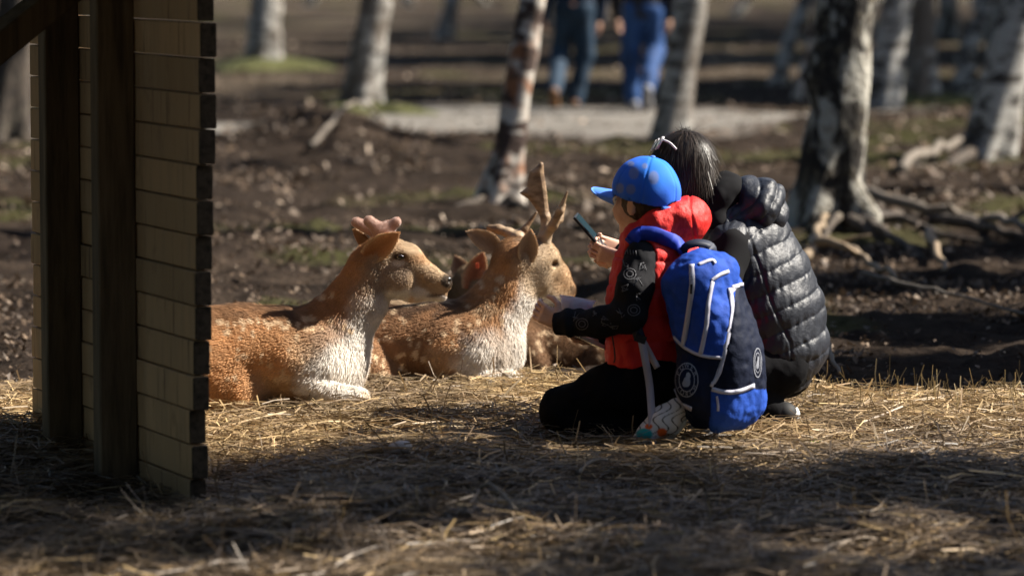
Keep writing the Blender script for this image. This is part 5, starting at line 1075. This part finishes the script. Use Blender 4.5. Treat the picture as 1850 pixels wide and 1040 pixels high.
# ------------------------------------------------------------------ small things on the ground
stone_m = mat('pale_stone', (.34, .32, .32), .8, bump=((40, 40, 40), .5, .01)); x, y = (720 - 925) / FPX * gD(862), gD(862)
S = SDF(np.array([x, y, 0]) - .08, np.array([x, y, 0]) + .1, .004); zc = gz(x, y) + .045; S.ell((x, y, zc), (.034, .025, .016), None, .01); S.ell((x + .012, y, zc + .006), (.018, .018, .012), None, .02); V, Q = S.mesh(1)
tag(obj('stone', V, Q, stone_m, loc=(x, y, zc - .015)), 'small pale stone lying on the shaded straw', 'stone')
gl_m = mat('fresh_leaf', (.22, .42, .03), .5, transl=.3); x, y = (1478 - 925) / FPX * gD(824), gD(824); z = gz(x, y) + .045; a = np.linspace(-1, 1, 7)
V = np.array([(x + .022 * t, y + s * .012 * (1 - t * t), z + .008 * (1 - t * t) * (1 if s else -.3) + .002 * t) for t in a for s in (-1, 0, 1)]); Q = [(i * 3 + j, i * 3 + j + 1, i * 3 + j + 4, i * 3 + j + 3) for i in range(6) for j in (0, 1)]
tag(obj('leaf', V, np.array(Q), gl_m, loc=(x, y, z)), 'single lime green leaf on the sunlit straw edge', 'leaf')
twig_grey = mat('grey_twig', (.12, .10, .08), .8, bump=((60, 60, 60), .5, .005)); wood_pale = mat('barkless_wood', (.16, .12, .08), .75, noise=[((12, 12, 12), 4, (.22, .16, .10), .45, .65)])
def stick(line, r, lab, m, lift=.03, name='fallen_branch', cat='branch', grp=None, side=0):
    pts = []
    for u, v, h in line: d = gD(v); x = (u - 925) / FPX * d; pts.append((x, d, gz(x, d) + lift + h))
    s = spline(pts, 18); s += (np.stack([vn(s, 9, 1), vn(s, 9, 2), vn(s, 9, 3)], 1) - .5) * r * 2.; rad = np.linspace(r, r * .5, 18) * (.8 + .4 * vn(s, 20)); mb = MB().tube(s, rad, 8)
    for k in range(side): i = 5 + 5 * k; d = nrm(s[i + 1] - s[i]); e = nrm(np.cross(d, Z) * (1 if k % 2 else -1) + d + Z * .6); mb.tube([s[i], s[i] + e * r * 4, s[i] + e * r * 7 + d * r * 2], [r * .5, r * .4, r * .2], 6)
    tag(mb.out(name, m, loc=s[0]), lab, cat, grp)
stick([(1042, 890, 0), (1072, 876, .005), (1098, 871, .0)], .007, 'short pale stick on the shaded straw near the child', twig_grey, .05)
stick([(870, 948, .01), (890, 958, .02), (930, 996, .0)], .006, 'bent grey twig in the shaded foreground straw', twig_grey, .06)
stick([(1462, 478, .0), (1480, 440, .05), (1500, 400, .12)], .028, 'pale barkless branch propped against the thick rough birch roots', wood_pale, .03)
stick([(1480, 470, .02), (1540, 482, .02), (1625, 530, .0)], .022, 'pale broken branch lying in front of the thick birch roots', wood_pale, .05, side=2)
stick([(1680, 452, .06), (1695, 480, .03), (1712, 500, .0)], .024, 'short yellowish branch stump leaning on the mud', wood_pale, .02)
stick([(1500, 372, .03), (1650, 395, .06), (1760, 412, .04), (1860, 450, .03)], .035, 'long grey fallen bough stretching from the thick birch', twig_grey, .06, side=3)
stick([(1560, 520, .01), (1700, 560, .03), (1860, 592, .01)], .010, 'thin dark branch lying on the black mud', twig_grey, .05, side=3)
stick([(1468, 640, .02), (1500, 680, .03), (1520, 708, .0)], .012, 'thin grey stick at the straw edge behind the woman', twig_grey, .05)
stick([(1620, 318, .02), (1700, 300, .05), (1790, 280, .05)], .04, 'mossy bough by the bright edged birch', twig_grey, .05)
stick([(985, 352, .02), (1050, 374, .03), (1130, 398, .02)], .016, 'fallen branch on the mud beyond the antlers', wood_pale, .03)
stick([(560, 290, .02), (640, 262, .04), (700, 250, .02)], .02, 'fallen branch on the mud below the mossy birch', twig_grey, .04)
# dry stems standing along the straw's far edge
mb = []; n = 230; u = rng.uniform(1430, 1900, n); v = rng.uniform(712, 772, n); d = gD(v); x = (u - 925) / FPX * d; b = np.stack([x, d, ground_z(x, d)], 1); el = rng.uniform(.6, 1.5, n); a = rng.uniform(0, 6.28, n)
dd = np.stack([np.cos(a) * np.cos(el), np.sin(a) * np.cos(el), np.sin(el)], 1); c = np.array([.34, .25, .12]) * rng.uniform(.3, 1.1, (n, 1)); V, Q, C = ribbons(b, dd, rng.uniform(.03, .13, n), rng.uniform(.002, .004, n), rng.normal(0, .006, (n, 3)), c, up=(.3, 1, .2))
tag(obj('dry_grass', V, Q, straw_mat, cols=C, smooth=False), label='dry upright grass stems along the straw edge', cat='grass', kind='stuff')
